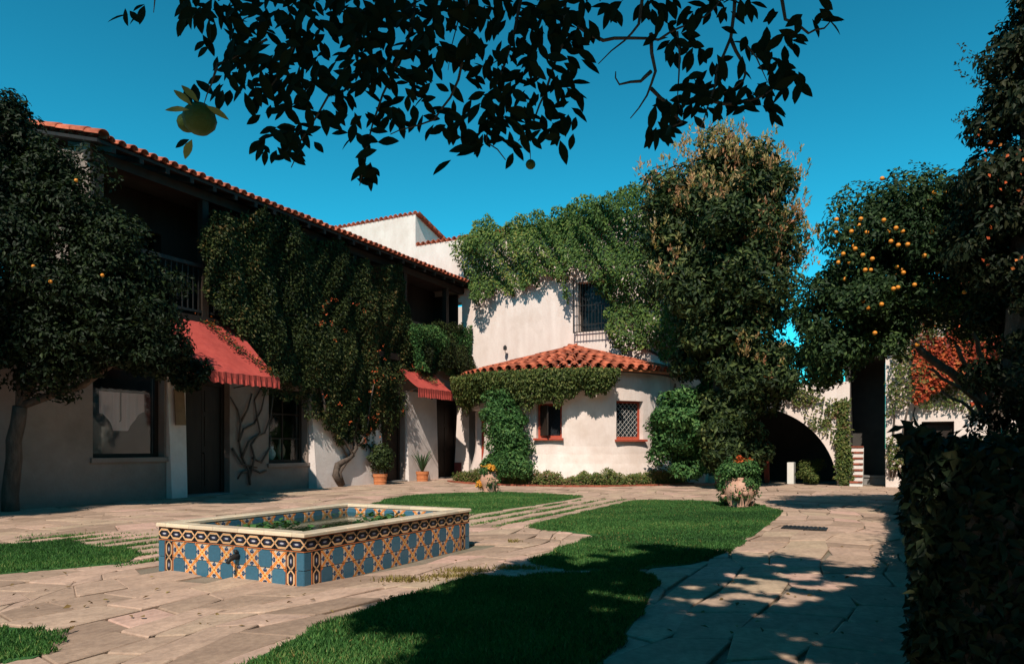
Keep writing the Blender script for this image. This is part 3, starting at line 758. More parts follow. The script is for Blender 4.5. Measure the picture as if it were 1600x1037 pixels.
# small lamp bracket above the round room
q = ray_to_plane_b(793,553,-.05); t = thing('wall_lamp', 'tiny wire lamp bracket on white wall above left end of rounded roof', 'lamp', q)
mb = MB(); mb.tube([q+D*.05,q-D*.18,q-D*.2+Zv*.12],.012,5); mb.build('bracket', M['iron'], t)
mb = MB(); mb.lathe([(.02,0),(.07,.02),(.07,.14),(.02,.2)],6,q-D*.2+Zv*.12-Zv*.0); mb.build('shade', M['iron'], t)
mb = MB(); q = ray_to_plane_b(735,640,-.1)
# corner pier, battered, with maroon foot
t = thing('corner_pier', 'narrow white battered pier with maroon foot in the inner courtyard corner', 'pier', W(.2,-.3))
mb = MB(); mb.hexa([W(-.02,-.5,.62),W(.62,-.5,.62),W(.62,-.005,.62),W(-.02,-.005,.62),W(.14,-.45,4.0),W(.60,-.45,4.0),W(.6,-.005,4.0),W(.14,-.005,4.0)]); mb.build('shaft', M['plaster'], t)
mb = MB(); mb.ab(-.03,.30,-.52,-.006,0,.618); mb.build('painted_foot', M['maroon'], t)
mb = MB(); mb.ab(.301,.63,-.52,-.006,0,.618); mb.build('foot', M['plaster'], t)

# ------------------------------------------------------------------ round room
bay = thing('round_room', 'low rounded room with conical clay tile roof against the tall white wall', 'building', W(4.6,-1.8))
bc = W(4.8, 0)
def bayp(an, R, z): return bc+E*(R*math.sin(an))-D*(R*math.cos(an))+Zv*z     # an: 0 faces the court, + to the right
def bay_hit(u):
    r_ = (u-800)/F; k = 1+r_*r_; h = bc.y+bc.x*r_; c_ = bc.x**2+bc.y**2-BR**2
    Y = (h-math.sqrt(max(h*h-k*c_,0)))/k; q = Vector((r_*Y,Y,0))-bc; return math.atan2(q.dot(E), -q.dot(D)), Y
def zat(v, Y): return H+(HZ-v)/F*Y
wins = []
for (u0,u1,v0,v1) in ((838,878,630,684),(963,1005,626,686)):
    a0_,Y0 = bay_hit(u0); a1_,Y1 = bay_hit(u1); wins.append((a0_,a1_,zat(v1,(Y0+Y1)/2),zat(v0,(Y0+Y1)/2)))
da0,_ = bay_hit(745); da1 = da0+.25
ops = wins+[(da0,da1,0,2.5)]
def Rz(z): return BR+(.38*max(0,(1.25-z)/1.25)**1.6)
ans = sorted(set([-math.pi/2+math.pi*i/48 for i in range(49)]+[q for o in ops for q in o[:2]]))
zs = sorted(set([0,.2,.4,.7,1.0,1.25,2.0,3.0,3.85]+[q for o in ops for q in o[2:]]))
mb = MB(); T = .3
def bsolid(i,j):
    if i < 0 or j < 0 or i >= len(ans)-1 or j >= len(zs)-1: return True
    ca,cz = (ans[i]+ans[i+1])/2,(zs[j]+zs[j+1])/2
    return not any(o[0] < ca < o[1] and o[2] < cz < o[3] for o in ops)
for i in range(len(ans)-1):
    for j in range(len(zs)-1):
        if not bsolid(i,j): continue
        a_,b_,c_,d_ = ans[i],ans[i+1],zs[j],zs[j+1]
        f_ = lambda an,z,t_=0: bayp(an,Rz(z)-t_,z)
        mb.quad(f_(a_,c_),f_(b_,c_),f_(b_,d_),f_(a_,d_))
        if not bsolid(i-1,j): mb.quad(f_(a_,c_),f_(a_,d_),f_(a_,d_,T),f_(a_,c_,T))
        if not bsolid(i+1,j): mb.quad(f_(b_,c_,T),f_(b_,d_,T),f_(b_,d_),f_(b_,c_))
        if not bsolid(i,j-1): mb.quad(f_(a_,c_),f_(a_,c_,T),f_(b_,c_,T),f_(b_,c_))
        if not bsolid(i,j+1): mb.quad(f_(a_,d_),f_(b_,d_),f_(b_,d_,T),f_(a_,d_,T))
mb.build('wall', M['plaster'], bay)
mb = MB()
for i in range(24):
    a_,b_ = -math.pi/2+math.pi*i/24, -math.pi/2+math.pi*(i+1)/24; mb.quad(bayp(a_,BR-.9,.0),bayp(b_,BR-.9,0),bayp(b_,BR-.9,3.6),bayp(a_,BR-.9,3.6))
    mb.quad(bayp(a_,BR+.3,3.62),bayp(b_,BR+.3,3.62),bayp(b_,BR-1.2,3.62),bayp(a_,BR-1.2,3.62))
mb.build('interior', M['dark'], bay)
def bframe(o, name, lab, mat):
    a0_,a1_,z0,z1 = o; R = BR-.17; mb = MB(); w_ = .07/BR
    def bx(a,b,c,d,Rf=R,dp=.06,tgt=None): (tgt or mb).hexa([bayp(a,Rf,c),bayp(b,Rf,c),bayp(b,Rf-dp,c),bayp(a,Rf-dp,c),bayp(a,Rf,d),bayp(b,Rf,d),bayp(b,Rf-dp,d),bayp(a,Rf-dp,d)])
    bx(a0_,a0_+w_,z0,z1); bx(a1_-w_,a1_,z0,z1); bx(a0_+w_,a1_-w_,z0,z0+.08); bx(a0_+w_,a1_-w_,z1-.07,z1)
    f = mb.build(name, mat, bay); f['label'] = lab
    return f, R, bx
for k, o in enumerate(wins):
    f, R, bx = bframe(o,'window', ('small red window mostly in leaf shade' if k == 0 else 'red-framed window with diamond lattice'), M['redwood'])
    a0_,a1_,z0,z1 = o
    mb = MB(); bx(a0_+.02,a1_-.02,z0+.08,z1-.07,R-.05,.008,mb); mb.build('pane', M['glass'], f)
    mb = MB(); bx(a0_-.015,a1_+.015,z0-.07,z0-.003,R+.32,.34,mb); mb.build('sill', M['redwood'], f)
    # diamond lattice
    lt = MB(); wd = (a1_-a0_)*BR-.14; hh = z1-z0-.15; step = .17
    def lp(x,z): return bayp(a0_+.07/BR+x/BR, R-.035, z0+.08+z)
    n = int((wd+hh)/step)
    for i in range(1,n+1):
        s_ = i*step
        x0,zz0 = (s_,0) if s_ < wd else (wd,s_-wd); x1,zz1 = (0,s_) if s_ < hh else (s_-hh,hh)
        lt.tube([lp(x0,zz0),lp(x1,zz1)],.0045,4,False); lt.tube([lp(wd-x0,zz0),lp(wd-x1,zz1)],.0045,4,False)
    if k == 1: lt.build('lattice', M['white_paint'], f)
    else:
        lt.build('lattice', M['iron'], f)
        mb = MB(); mb.hexa([bayp(a0_+.07/BR,R,z0+.08),bayp(a0_+.07/BR+.02,R,z0+.08),bayp(a0_+.13,R+.42,z0+.08),bayp(a0_+.12,R+.42,z0+.08),bayp(a0_+.07/BR,R,z1-.07),bayp(a0_+.07/BR+.02,R,z1-.07),bayp(a0_+.13,R+.42,z1-.07),bayp(a0_+.12,R+.42,z1-.07)])
        mb.build('open_sash', M['darkwood'], f)
o = (da0,da1,0,2.5); f, R, bx = bframe(o,'door','narrow orange-red door frame half hidden by the climbing bush', M['redwood'])
mb = MB(); bx(da0+.02,da1-.02,.04,2.4,R-.03,.02,mb); mb.build('door_leaf', M['redwood'], f)
mb = MB(); bx(da0-.03,da1+.03,2.52,2.75,BR+.25,.24,mb); mb.build('lintel', M['plaster'], f)
# conical roof with individual tiles
RE, ZB, ZT = 4.05, 3.72, 4.84
mb = MB(); n = 48
for i in range(n):
    a_,b_ = -math.pi/2+math.pi*i/n, -math.pi/2+math.pi*(i+1)/n
    mb.quad(bayp(a_,RE-.04,ZB-.02),bayp(b_,RE-.04,ZB-.02),bayp(b_,.01,ZT-.02),bayp(a_,.01,ZT-.02)); mb.quad(bayp(a_,RE-.04,ZB-.09),bayp(a_,RE-.04,ZB-.02),bayp(b_,RE-.04,ZB-.02),bayp(b_,RE-.04,ZB-.09))
    mb.quad(bayp(a_,RE-.04,ZB-.09),bayp(b_,RE-.04,ZB-.09),bayp(b_,BR-.3,ZB-.09),bayp(a_,BR-.3,ZB-.09))
roof = mb.build('roof', M['terra'], bay)
slope = (ZT-ZB)/RE; rows = 8; cnt = 0; st = MB()
for k in range(rows):
    Rr = RE+.05-k*.53
    if Rr < .25: break
    nn_ = max(3, int(math.pi*Rr/.36))
    for i in range(nn_+1):
        an = -math.pi/2+math.pi*(i+ (0 if k%2==0 else .0))/nn_
        p_ = bayp(an, Rr, ZB+.0+(RE-Rr)*slope); inw = (bc-Vector((p_.x,p_.y,0))).normalized()
        upv = (inw+Zv*slope+Vector((0,0,random.uniform(-.015,.015)))).normalized(); rt = upv.cross(Zv).normalized()
        Mx = frame(p_+Zv*(.02+.012*(k%2)), rt, upv)
        sc = Matrix.Diagonal((random.uniform(1.32,1.48),1.45,1.35,1))
        if abs(an) < 1.5: link('tile', tile_me, roof, M=Mx@sc); cnt += 1
        else: merge(st, src, Mx@sc)
        if k < 3 and i < nn_:
            an2 = an+math.pi/nn_/2; p2 = bayp(an2, Rr-.01, ZB+.08+(RE-Rr)*slope); inw = (bc-Vector((p2.x,p2.y,0))).normalized(); upv = (inw+Zv*slope).normalized()
            merge(st, srcf, frame(p2, upv.cross(Zv).normalized(), upv)@Matrix.Diagonal((1.35,1.45,1.2,1)))
st.build('pan_tiles', M['tile_roof'], roof, smooth=True, kind='stuff'); print('bay tiles', cnt)

# ------------------------------------------------------------------ arch wall and inner passage
aw = thing('arch_wall', 'white wall with a wide round arch leading to a shaded passage', 'archway', W(12,0))
A0_, RA, HA = 11.0, 2.65, 2.55
mb = MB(); n = 36; zt_ = 3.25; pts_ = [(A0_-RA*math.cos(math.pi*i/n), HA*math.sin(math.pi*i/n)) for i in range(n+1)]
for i in range(n):
    (x0,z0),(x1,z1) = pts_[i],pts_[i+1]
    mb.quad(W(x0,0,z0),W(x1,0,z1),W(x1,0,zt_),W(x0,0,zt_)); mb.quad(W(x1,.5,z1),W(x0,.5,z0),W(x0,.5,zt_),W(x1,.5,zt_)); mb.quad(W(x0,0,z0),W(x0,.5,z0),W(x1,.5,z1),W(x1,0,z1))
mb.quad(W(A0_+RA,0,0),W(14.0,0,0),W(14.0,0,zt_),W(A0_+RA,0,zt_)); mb.quad(W(14,0,0),W(14,.5,0),W(14,.5,zt_),W(14,0,zt_)); mb.quad(W(8.35,0,zt_),W(14,0,zt_),W(14,.5,zt_),W(8.35,.5,zt_))
mb.build('wall', M['plaster'], aw)
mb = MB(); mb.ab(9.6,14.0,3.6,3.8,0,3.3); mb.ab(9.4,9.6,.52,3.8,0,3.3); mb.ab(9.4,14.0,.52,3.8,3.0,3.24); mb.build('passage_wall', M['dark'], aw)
p0 = ray_to_plane_b(1198,745,1.3); aa, bb = AB(p0)
mb = MB(); mb.ab(aa-.08,aa+.08,bb-.08,bb+.08,0,1.25); mb.ab(aa-.12,aa+.12,bb-.12,bb+.12,1.25,1.35); t = thing('red_post', 'weathered red wooden post standing inside the arch beside the dark doorway', 'post', W(aa,bb)); mb.build('shaft', M['redwood'], t)
mb = MB(); mb.tube([W(aa,bb,1.35),W(aa,bb,1.5)],.05,8); mb.build('finial', M['redwood'], t)
p0 = ray_to_plane_b(1270,748,1.0); aa, bb = AB(p0)
t = thing('box_shrub', 'clipped yellow-green bush behind low white kerb inside the arch', 'shrub', W(aa,bb))
pp = lobes(W(aa,bb,.42),(.5,.35,.38),14,.2,3200,31); leaf_object('foliage', *pp, .07, L['bay'], t)
mb = MB(); mb.ab(aa-.75,aa-.55,bb-.35,bb+.2,0,.72); mb.build('white_kerb', M['white_paint'], t)
# low white kerb left of the jar
p0 = G(1106,754); aa, bb = AB(p0); t = thing('low_kerb', 'low white plaster kerb block between ground cover and large jar', 'kerb', p0)
mb = MB(); mb.ab(aa-.42,aa+.45,bb,bb+.35,0,.24); mb.build('block', M['plaster'], t); mb = MB(); mb.ab(aa-.62,aa-.44,bb+.4,bb+.6,0,1.15); mb.build('stub_post', M['plaster'], t)

# stairs
st_ = thing('brick_stairs', 'narrow stair with white risers and brick treads beside the arch', 'stairs', W(14.3,.3))
for i in range(7):
    mb = MB(); mb.ab(14.0,14.36,-.15+i*.24,.09+i*.24,0,.18*(i+1)-.05); mb.build('riser', M['white_paint'], st_)
    for k in range(3):
        mb = MB(); x0 = 14.003+k*.119; mb.ab(x0,x0+.115,-.18+i*.24,.085+i*.24,.18*(i+1)-.048,.18*(i+1)+.002); mb.build('brick', M['brick'], st_)
mb = MB(); mb.ab(14.0,14.98,2.6,2.8,0,4.2); mb.ab(14.002,14.98,.52,2.6,4.0,4.2); mb.build('back_wall', M['dark'], st_)
mb = MB(); mb.ab(14.984,15.3,.505,2.8,0,5.5); mb.build('passage_side', M['dark'], st_)
mb = MB(); mb.ab(13.85,13.998,.52,2.8,0,4.2); mb.build('side_wall', M['dark'], st_)
p0 = G(1368,757); aa, bb = AB(p0); t = thing('low_block', 'low dark grey masonry block in shade at the stair foot', 'kerb', p0)
mb = MB(); mb.ab(aa-.62,aa+.75,bb-.02,bb+.45,0,.24); mb.build('block', M['concrete'], t)
mb = MB(); mb.ab(aa-.66,aa+.79,bb-.06,bb+.49,.242,.30); mb.build('coping', M['concrete'], t)

# right-hand building
rb = thing('right_house', 'white plaster house with small dark doorway behind the fruiting orange tree', 'building', W(18,0))
dr = (far_wall(1440,700)[0], far_wall(1491,700)[0], 0, 1.98)
mb = wall_open('a', 14.98, 26, 0, 5.6, [dr,(16.6,17.5,3.4,4.9)], .5); mb.build('wall', M['plaster'], rb)
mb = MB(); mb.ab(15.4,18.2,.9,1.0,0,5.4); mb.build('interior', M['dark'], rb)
mb = MB(); fra(mb,dr[0],dr[1],0.0,1.98,.2,.07,.08); f = mb.build('door', M['darkwood'], rb); mb = MB(); mb.ab(dr[0]+.07,dr[1]-.07,.24,.27,.07,1.9); mb.build('door_leaf', M['darkwood'], f)
mb = MB(); fra(mb,16.6,17.5,3.4,4.9,.2,.07,.08); f = mb.build('window', M['redwood'], rb); mb = MB(); mb.ab(16.67,17.43,.24,.26,3.47,4.83); mb.build('pane', M['glass'], f)
upb = (D+Zv*.3).normalized(); mb = MB(); mb.hexa([W(14.9,-.35,5.5),W(26,-.35,5.5),W(26,4,6.8),W(14.9,4,6.8),W(14.9,-.35,5.56),W(26,-.35,5.56),W(26,4,6.86),W(14.9,4,6.86)]); rf = mb.build('roof', M['darkwood'], rb)
stf = MB()
for i in range(44):
    link('tile', tile_me, rf, M=frame(W(15+i*.25,-.42,5.58), E, upb))
    for k in range(1,12): merge(stf, src, frame(W(15+i*.25,-.42,5.58)+upb*k*.36, E, upb))
stf.build('roof_tiles', M['tile_roof'], rf, smooth=True, kind='stuff')

# ------------------------------------------------------------------ tiled fountain
ft = thing('tiled_fountain', 'raised rectangular fountain basin faced with blue and orange glazed tiles', 'fountain', F0-E*FW/2+D*FL/2)
def FP(x, y, z): return F0-E*x+D*y+Zv*z        # x: back from the long face, y: along it
HT = .492; TW = .115
core = MB()
def fbox(mb, x0,x1,y0,y1,z0,z1): mb.hexa([FP(x0,y0,z0),FP(x0,y1,z0),FP(x1,y1,z0),FP(x1,y0,z0),FP(x0,y0,z1),FP(x0,y1,z1),FP(x1,y1,z1),FP(x1,y0,z1)])
e_ = .012; 
for a in ((e_,TW,e_,FL-e_),(FW-TW,FW-e_,e_,FL-e_),(TW,FW-TW,e_,TW),(TW,FW-TW,FL-TW,FL-e_)): fbox(core,*a,0,HT-.0365)
core.build('masonry', surf('pale_grout', (.50,.44,.36),(.62,.55,.46),9,.9,.3,.004,60), ft)
def flat_tile(w, h, mat, name):
    mb = MB(); t = .012; b = .003; w2, h2 = w/2-.0015, h/2-.0015
    mb.hexa([(-w2,0,-h2),(w2,0,-h2),(w2,t,-h2),(-w2,t,-h2),(-w2,0,h2),(w2,0,h2),(w2,t,h2),(-w2,t,h2)])
    mb.v[0]=(-w2+b,0,-h2+b); mb.v[1]=(w2-b,0,-h2+b); mb.v[4]=(-w2+b,0,h2-b); mb.v[5]=(w2-b,0,h2-b)
    return mb.mesh(name, mat)
FH = .155; CH = .136
tm_star = flat_tile(FH,FH,M['star'],'star_tile'); tm_blue = flat_tile(FH,FH,M['blue'],'blue_tile'); tm_strip = flat_tile(.09,FH,M['plainblue'],'strip_tile')
tm_chain = flat_tile(.17,CH,M['chain'],'chain_tile')
def face(p0, p1, seq=0):
    """p0->p1 along the foot of one outer face, outward normal to the right"""
    L_ = (p1-p0).length; x = (p1-p0).normalized(); y = Zv.cross(x)                 # y points inward
    def put(me, nm, s, z, rot=0, sx=1, sz=1):
        Mx = frame(p0+x*s+Zv*z, x, y)
        if rot: Mx = Mx@Matrix.Rotation(math.pi/2,4,'Y')
        Mx = Mx@Matrix.Diagonal((sx,1,sz,1))@Matrix.Translation((0,0.0005,0)); link(nm, me, ft, M=Mx)
    n = round(L_/.172); w = L_/n
    for i in range(n): put(tm_chain,'border_tile',w*(i+.5),.32+CH/2, sx=w/.17)
    for s0, sg in ((0,1),(L_,-1)):
        for r_ in range(2): put(tm_strip,'plain_tile',s0+sg*.045,.005+FH*(r_+.5))
        for r_ in range(2): put(tm_chain,'pilaster_tile',s0+sg*.155,.005+FH*(r_+.5),rot=1,sx=FH/.17,sz=.126/CH)
    f0, f1 = .22, L_-.22; n = round((f1-f0)/.160); n += (n+seq) % 2; w = (f1-f0)/n
    for i in range(n):
        for r_ in range(2):
            st2 = (i+r_) % 2 == 1; me = tm_star if st2 else tm_blue
            put(me,'star_tile' if st2 else 'blue_tile',f0+w*(i+.5),.005+FH*(r_+.5),sx=w/FH)
face(FP(0,0,0),FP(0,FL,0)); face(FP(FW,0,0),FP(0,0,0),1); face(FP(FW,FL,0),FP(FW,0,0)); face(FP(0,FL,0),FP(FW,FL,0),1)
# inner faces
def inner(p0,p1):
    L_=(p1-p0).length; x=(p1-p0).normalized(); y=Zv.cross(x); n=round(L_/.16); w=L_/n
    for i in range(n): link('lining_tile', tm_star if i%2 else tm_blue, ft, M=frame(p0+x*w*(i+.5)+Zv*(HT-.05-FH/2)-y*.0125,x,y)@Matrix.Diagonal((w/FH,1,1,1)))
i0,i1,j0,j1 = TW,FW-TW,TW,FL-TW
inner(FP(i0,j1,0),FP(i0,j0,0)); inner(FP(i1,j0,0),FP(i1,j1,0)); inner(FP(i0,j0,0),FP(i1,j0,0)); inner(FP(i1,j1,0),FP(i0,j1,0))
# cap tiles
def cap(x0,x1,y0,y1):
    mb = MB(); c = FP((x0+x1)/2,(y0+y1)/2,HT-.035); z0 = HT-.035; z1 = HT; b = .012
    mb.hexa([FP(x0,y0,z0),FP(x0,y1,z0),FP(x1,y1,z0),FP(x1,y0,z0),FP(x0,y0,z1-b),FP(x0,y1,z1-b),FP(x1,y1,z1-b),FP(x1,y0,z1-b)])
    n = len(mb.v); ys = .003
    mb.v += [tuple(q) for q in (FP(x0+b,y0+ys,z1),FP(x0+b,y1-ys,z1),FP(x1-b,y1-ys,z1),FP(x1-b,y0+ys,z1))]
    mb.f.append((n,n+1,n+2,n+3)); mb.f = [f for f in mb.f if f != (4,5,6,7)]
    for i in range(4): j=(i+1)%4; mb.f.append((4+i,4+j,n+j,n+i))
    me = mb.mesh('cap_tile', M['cap'], off=c); link('cap_tile', me, ft, M=Matrix.Translation(c))
n = 10
for x0,x1 in ((-.018,TW+.012),(FW-TW-.012,FW+.018)):
    for i in range(n): y0=-.018+(FL+.036)*i/n; cap(x0,x1,y0+.002,y0+(FL+.036)/n-.002)
n = 5; x_a, x_b = TW+.014, FW-TW-.014
for y0,y1 in ((-.018,TW+.012),(FL-TW-.012,FL+.018)):
    for i in range(n):
        x0 = x_a+(x_b-x_a)*i/n; x1 = x0+(x_b-x_a)/n-.003
        cap(x0,x1,y0,y1)
mb = MB(); fbox(mb,TW+.014,FW-TW-.014,TW+.014,FL-TW-.014,.05,.385); mb.build('water', M['water'], ft)
# spout on the short face
q = FP(FW*.42,-.0,.235); t = MB(); t.tube([q+D*.02,q-D*.05,q-D*.10-Zv*.02,q-D*.12-Zv*.05],[.03,.028,.022,.018],10); t.tube([q-D*.02+Zv*.02,q-D*.03+Zv*.06],[.012,.02],8); t.build('spout', M['iron'], ft, smooth=True)
# water plants
wp = thing('water_plants', 'green water plants floating on the fountain pool', 'plant', FP(FW/2,FL/2,.33))
k = 900; xx = rng.uniform(TW+.1,FW-TW-.1,k); yy = rng.uniform(TW+.3,FL-TW-.05,k); pts = np.array([tuple(FP(a,b,.392)) for a,b in zip(xx,yy)])
keep = snoise(pts,3,4) > .35; pts = pts[keep]; leaf_object('pad_leaves', pts, np.tile([0,0,1.],(len(pts),1)), .07, L['shrub'], wp, aspect=.9, tilt=.25, kind='stuff')

# ------------------------------------------------------------------ strawberry jars and pots
def jar(g, R, hgt, lab, npk, seed, flower):
    t = thing('strawberry_jar', lab, 'planter', g, 'terracotta strawberry jars on the lawn edge'); mb = MB()
    mb.lathe([(R*.55,0),(R*.62,.03),(R*.55,hgt*.08),(R*.9,hgt*.35),(R,hgt*.6),(R*.85,hgt*.85),(R*.7,hgt*.93),(R*.82,hgt),(R*.72,hgt),(R*.6,hgt*.9)],24,g+Zv*.036,True); mb.build('body', M['jar'], t, smooth=True)
    rr = random.Random(seed)
    for i in range(npk):
        an = i*2.4; zz = hgt*(.22+.5*((i*.37)%1)); rad = R*(.75 if zz < hgt*.3 else .95)
        c = g+Vector((math.cos(an)*rad, math.sin(an)*rad, zz)); mb = MB()
        mb.lathe([(.02,-.10),(.055,-.05),(.075,.02),(.065,.02),(.04,-.03)],12,c,True); mb.build('pocket', M['jar'], t, smooth=True)
        k = 90; p_ = np.array(c)+rng.normal(0,1,(k,3))*np.array([.055,.055,.06])+np.array([0,0,.02]); p_[:,2] -= np.abs(rng.normal(0,.07,k))*(rr.random()); leaf_object('pocket_plant', p_, p_-np.array(g)-[0,0,zz*.8], .05, L['shrub'], t, aspect=.6, kind='stuff')
    if flower is None: return t
    return t
g1 = G(764,771); j1 = jar(g1,.235,.55,'small strawberry jar with orange flowers at the far lawn corner',7,1,1)
pp = lobes(g1+Zv*.62,(.24,.24,.12),10,.12,1100,12); leaf_object('foliage', *pp, .055, L['shrub'], j1)
pp = lobes(g1+Zv*.68+Vector((-.05,-.05,0)),(.28,.28,.10),12,.07,420,13); leaf_object('flower', *pp, .05, L['oflower'], j1, aspect=.9, kind='stuff')
pp = lobes(g1+Vector((-.25,-.05,.25)),(.08,.1,.2),8,.06,160,17); leaf_object('flower', *pp, .05, L['oflower'], j1, aspect=.9, kind='stuff')
g2 = G(1154,795); j2 = jar(g2,.33,.60,'large strawberry jar under a mound of grey-green leaves on lawn corner',10,2,1)
pp = cat(lobes(g2+Zv*.74,(.42,.40,.22),26,.17,5200,14), lobes(g2+Zv*.50,(.50,.45,.2),16,.10,1500,15,lower=-.9)); leaf_object('foliage', *pp, .055, L['shrub'], j2, droop=.8)
pp = lobes(g2+Zv*.98+Vector((.1,0,0)),(.25,.2,.1),8,.06,260,16); leaf_object('flower', *pp, .045, L['flower'], j2, aspect=.8, kind='stuff')
def flower_pot(g, lab):
    t = thing('flower_pot', lab, 'planter', g, 'terracotta pots by the doors'); mb = MB()
    mb.lathe([(.17,0),(.195,.015),(.20,.12),(.21,.125),(.21,.16),(.20,.165),(.215,.27),(.23,.275),(.235,.37),(.205,.37),(.20,.30)],22,g); mb.build('body', M['terra'], t, smooth=False); return t
g3 = W(.62, facade(594,700,.62)[0]); p3 = flower_pot(g3,'terracotta pot holding a tall leafy bush, left of the two by the doors')
pp = cat(lobes(g3+Zv*.95,(.33,.3,.55),22,.2,2600,18)); leaf_object('foliage', *pp, .085, L['tree'], p3)
g4 = W(.55, facade(660,700,.55)[0]); p4 = flower_pot(g4,'terracotta pot holding a spiky strap-leaved plant, right of the two by the doors')
for i in range(26):
    an = i*2.4; tl_ = .35+.5*(i%5)/5; d_ = Vector((math.cos(an)*tl_*.75, math.sin(an)*tl_*.75, 1.15-.45*(i%4)/4)); q0 = g4+Zv*.32
    mb = MB(); pr = None; side = Vector((-math.sin(an),math.cos(an),0))
    for k in range(7):
        s_ = k/6; c = q0+Vector((d_.x*s_,d_.y*s_,d_.z*(s_-.28*s_*s_))); w_ = .028*(1-s_)**.6*(.6+s_)+.002; cur=(c-side*w_,c+side*w_)
        if pr: mb.quad(pr[0],pr[1],cur[1],cur[0])
        pr = cur
    mb.build('strap_leaf', L['agave'], p4)

# ground cover with brick edge round the room
gc = []; gn = []
for i in range(17000):
    an = random.uniform(-.72,1.36); R = random.uniform(3.98,4.66); q = bayp(an,R,.02+.50*random.random()*(.72+.16*math.sin(an*13)+.14*math.sin(an*31)+.1*math.sin(an*71))); gc.append(tuple(q)); gn.append(tuple(bayp(an,1,0)-bc+Zv*.8))
o = leaf_object('ground_cover', np.array(gc), np.array(gn), .085, L['bay'], None, aspect=.4, droop=-.6, kind='stuff')
be = thing('brick_edging', 'low curved edging of red bricks around the ground cover bed', 'edging', bayp(.2,4.7,0))
bmesh_ = MB(); bmesh_.box(-.105,.105,-.05,.05,0,.075); bme2 = bmesh_.mesh('brick', M['brick'])
for i in range(46):
    an = -.75+i*.0465; q = bayp(an,4.70,0); tg = bayp(an+.01,4.7,0)-q; link('brick', bme2, be, M=frame(q, tg, -(bayp(an,1,0)-bc))@Matrix.Translation((0,0,random.uniform(0,.01))))

# ------------------------------------------------------------------ climbing plants
def plant(name, lab, cat_, loc, group=None): return thing(name, lab, cat_, loc, group)
v1 = plant('climbing_vine','dense dark vine hanging over the gallery and front of the long wing','vine',W(.3,facade(540,700)[0]))
polyA = [(335,318),(430,326),(480,348),(560,398),(640,432),(645,470),(660,505),(735,512),(745,545),(735,578),(640,575),(618,585),(612,640),(585,690),(560,660),(535,700),(510,660),(498,610),(440,605),(425,575),(372,512),(335,505),(318,420)]
pa = sheet(polyA,'fac',74000,(.06,.70),41,.12,1.5,.2,True)
pb_ = sheet([(470,560),(640,570),(630,640),(600,690),(560,705),(520,650),(480,640)],'fac',7000,(.1,.5),42,.45,2.0,.2,True)
pc_ = sheet([(645,498),(742,505),(748,545),(737,580),(650,576)],'fac',9000,(.15,.7),43,.1,2.0,.2)
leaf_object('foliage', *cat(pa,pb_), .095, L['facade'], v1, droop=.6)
leaf_object('green_foliage', *pc_, .085, L['shrub'], v1, droop=.5)
for (poly,cnt,sd) in (([(480,430),(530,430),(620,560),(600,690),(500,640)],26,44),([(590,560),(680,575),(600,700),(580,640)],12,45),([(540,640),(600,660),(600,700),(560,700)],5,46)):
    q = sheet(poly,'fac',cnt,(.5,.7),sd,0,1,.1); c_ = np.repeat(q[0],6,0)+rng.normal(0,.035,(len(q[0])*6,3)); leaf_object('flower', c_, np.repeat(q[1],6,0), .045, L['flower'], v1, aspect=.8, kind='stuff')
def fpt(u,v,out): b,z = facade(u,v,out); return W(out,b,z)
mb = MB()
def vs(path, r0, r1, out=.25): mb.tube([fpt(u,v,out+.04*math.sin(i*2.1)) for i,(u,v) in enumerate(path)], [r0+(r1-r0)*i/(len(path)-1) for i in range(len(path))], 8)
vs([(533,757),(524,742),(527,726),(545,716),(556,700),(552,680),(560,650),(556,600),(548,540)],.11,.04,.33)
vs([(536,757),(530,738),(540,722),(552,712),(540,690),(520,672),(510,650),(505,620),(497,590),(490,540)],.07,.03,.36)
vs([(552,700),(566,690),(575,660),(580,620),(590,570)],.04,.02,.35)
vs([(545,716),(535,700),(528,690),(540,670)],.04,.02,.3)
mb.build('stem', M['bark'], v1, smooth=True)
# bare stems on the wall panel right of the near door
v2 = plant('vine_stems','network of bare brown vine stems on shaded wall between near door and paned window','vine',fpt(392,757,.1))
mb = MB(); rr = random.Random(5)
for path in ([(390,757),(388,735),(378,715),(372,690),(375,660),(370,640),(362,620)],[(390,745),(396,715),(392,695),(405,675),(403,650),(398,625),(412,600)],[(378,715),(388,690),(400,682),(415,676),(424,650),(426,610)],[(372,690),(382,670),(396,662),(410,640),(414,612)],[(396,715),(410,722),(420,700),(424,680)],[(388,735),(375,738),(370,748)],[(392,730),(404,738),(416,735)],[(362,700),(380,725),(400,730)],[(375,660),(385,640),(392,615)]):
    vs([(u+rr.uniform(-2,2),v) for u,v in path],.035,.018,.06)
mb.build('stem', M['bark'], v2, smooth=True)
q = sheet([(368,505),(430,575),(500,600),(480,630),(425,615),(415,600)],'fac',1800,(.1,.8),47,.2,2,.2); leaf_object('foliage', *q, .08, L['facade'], v2)
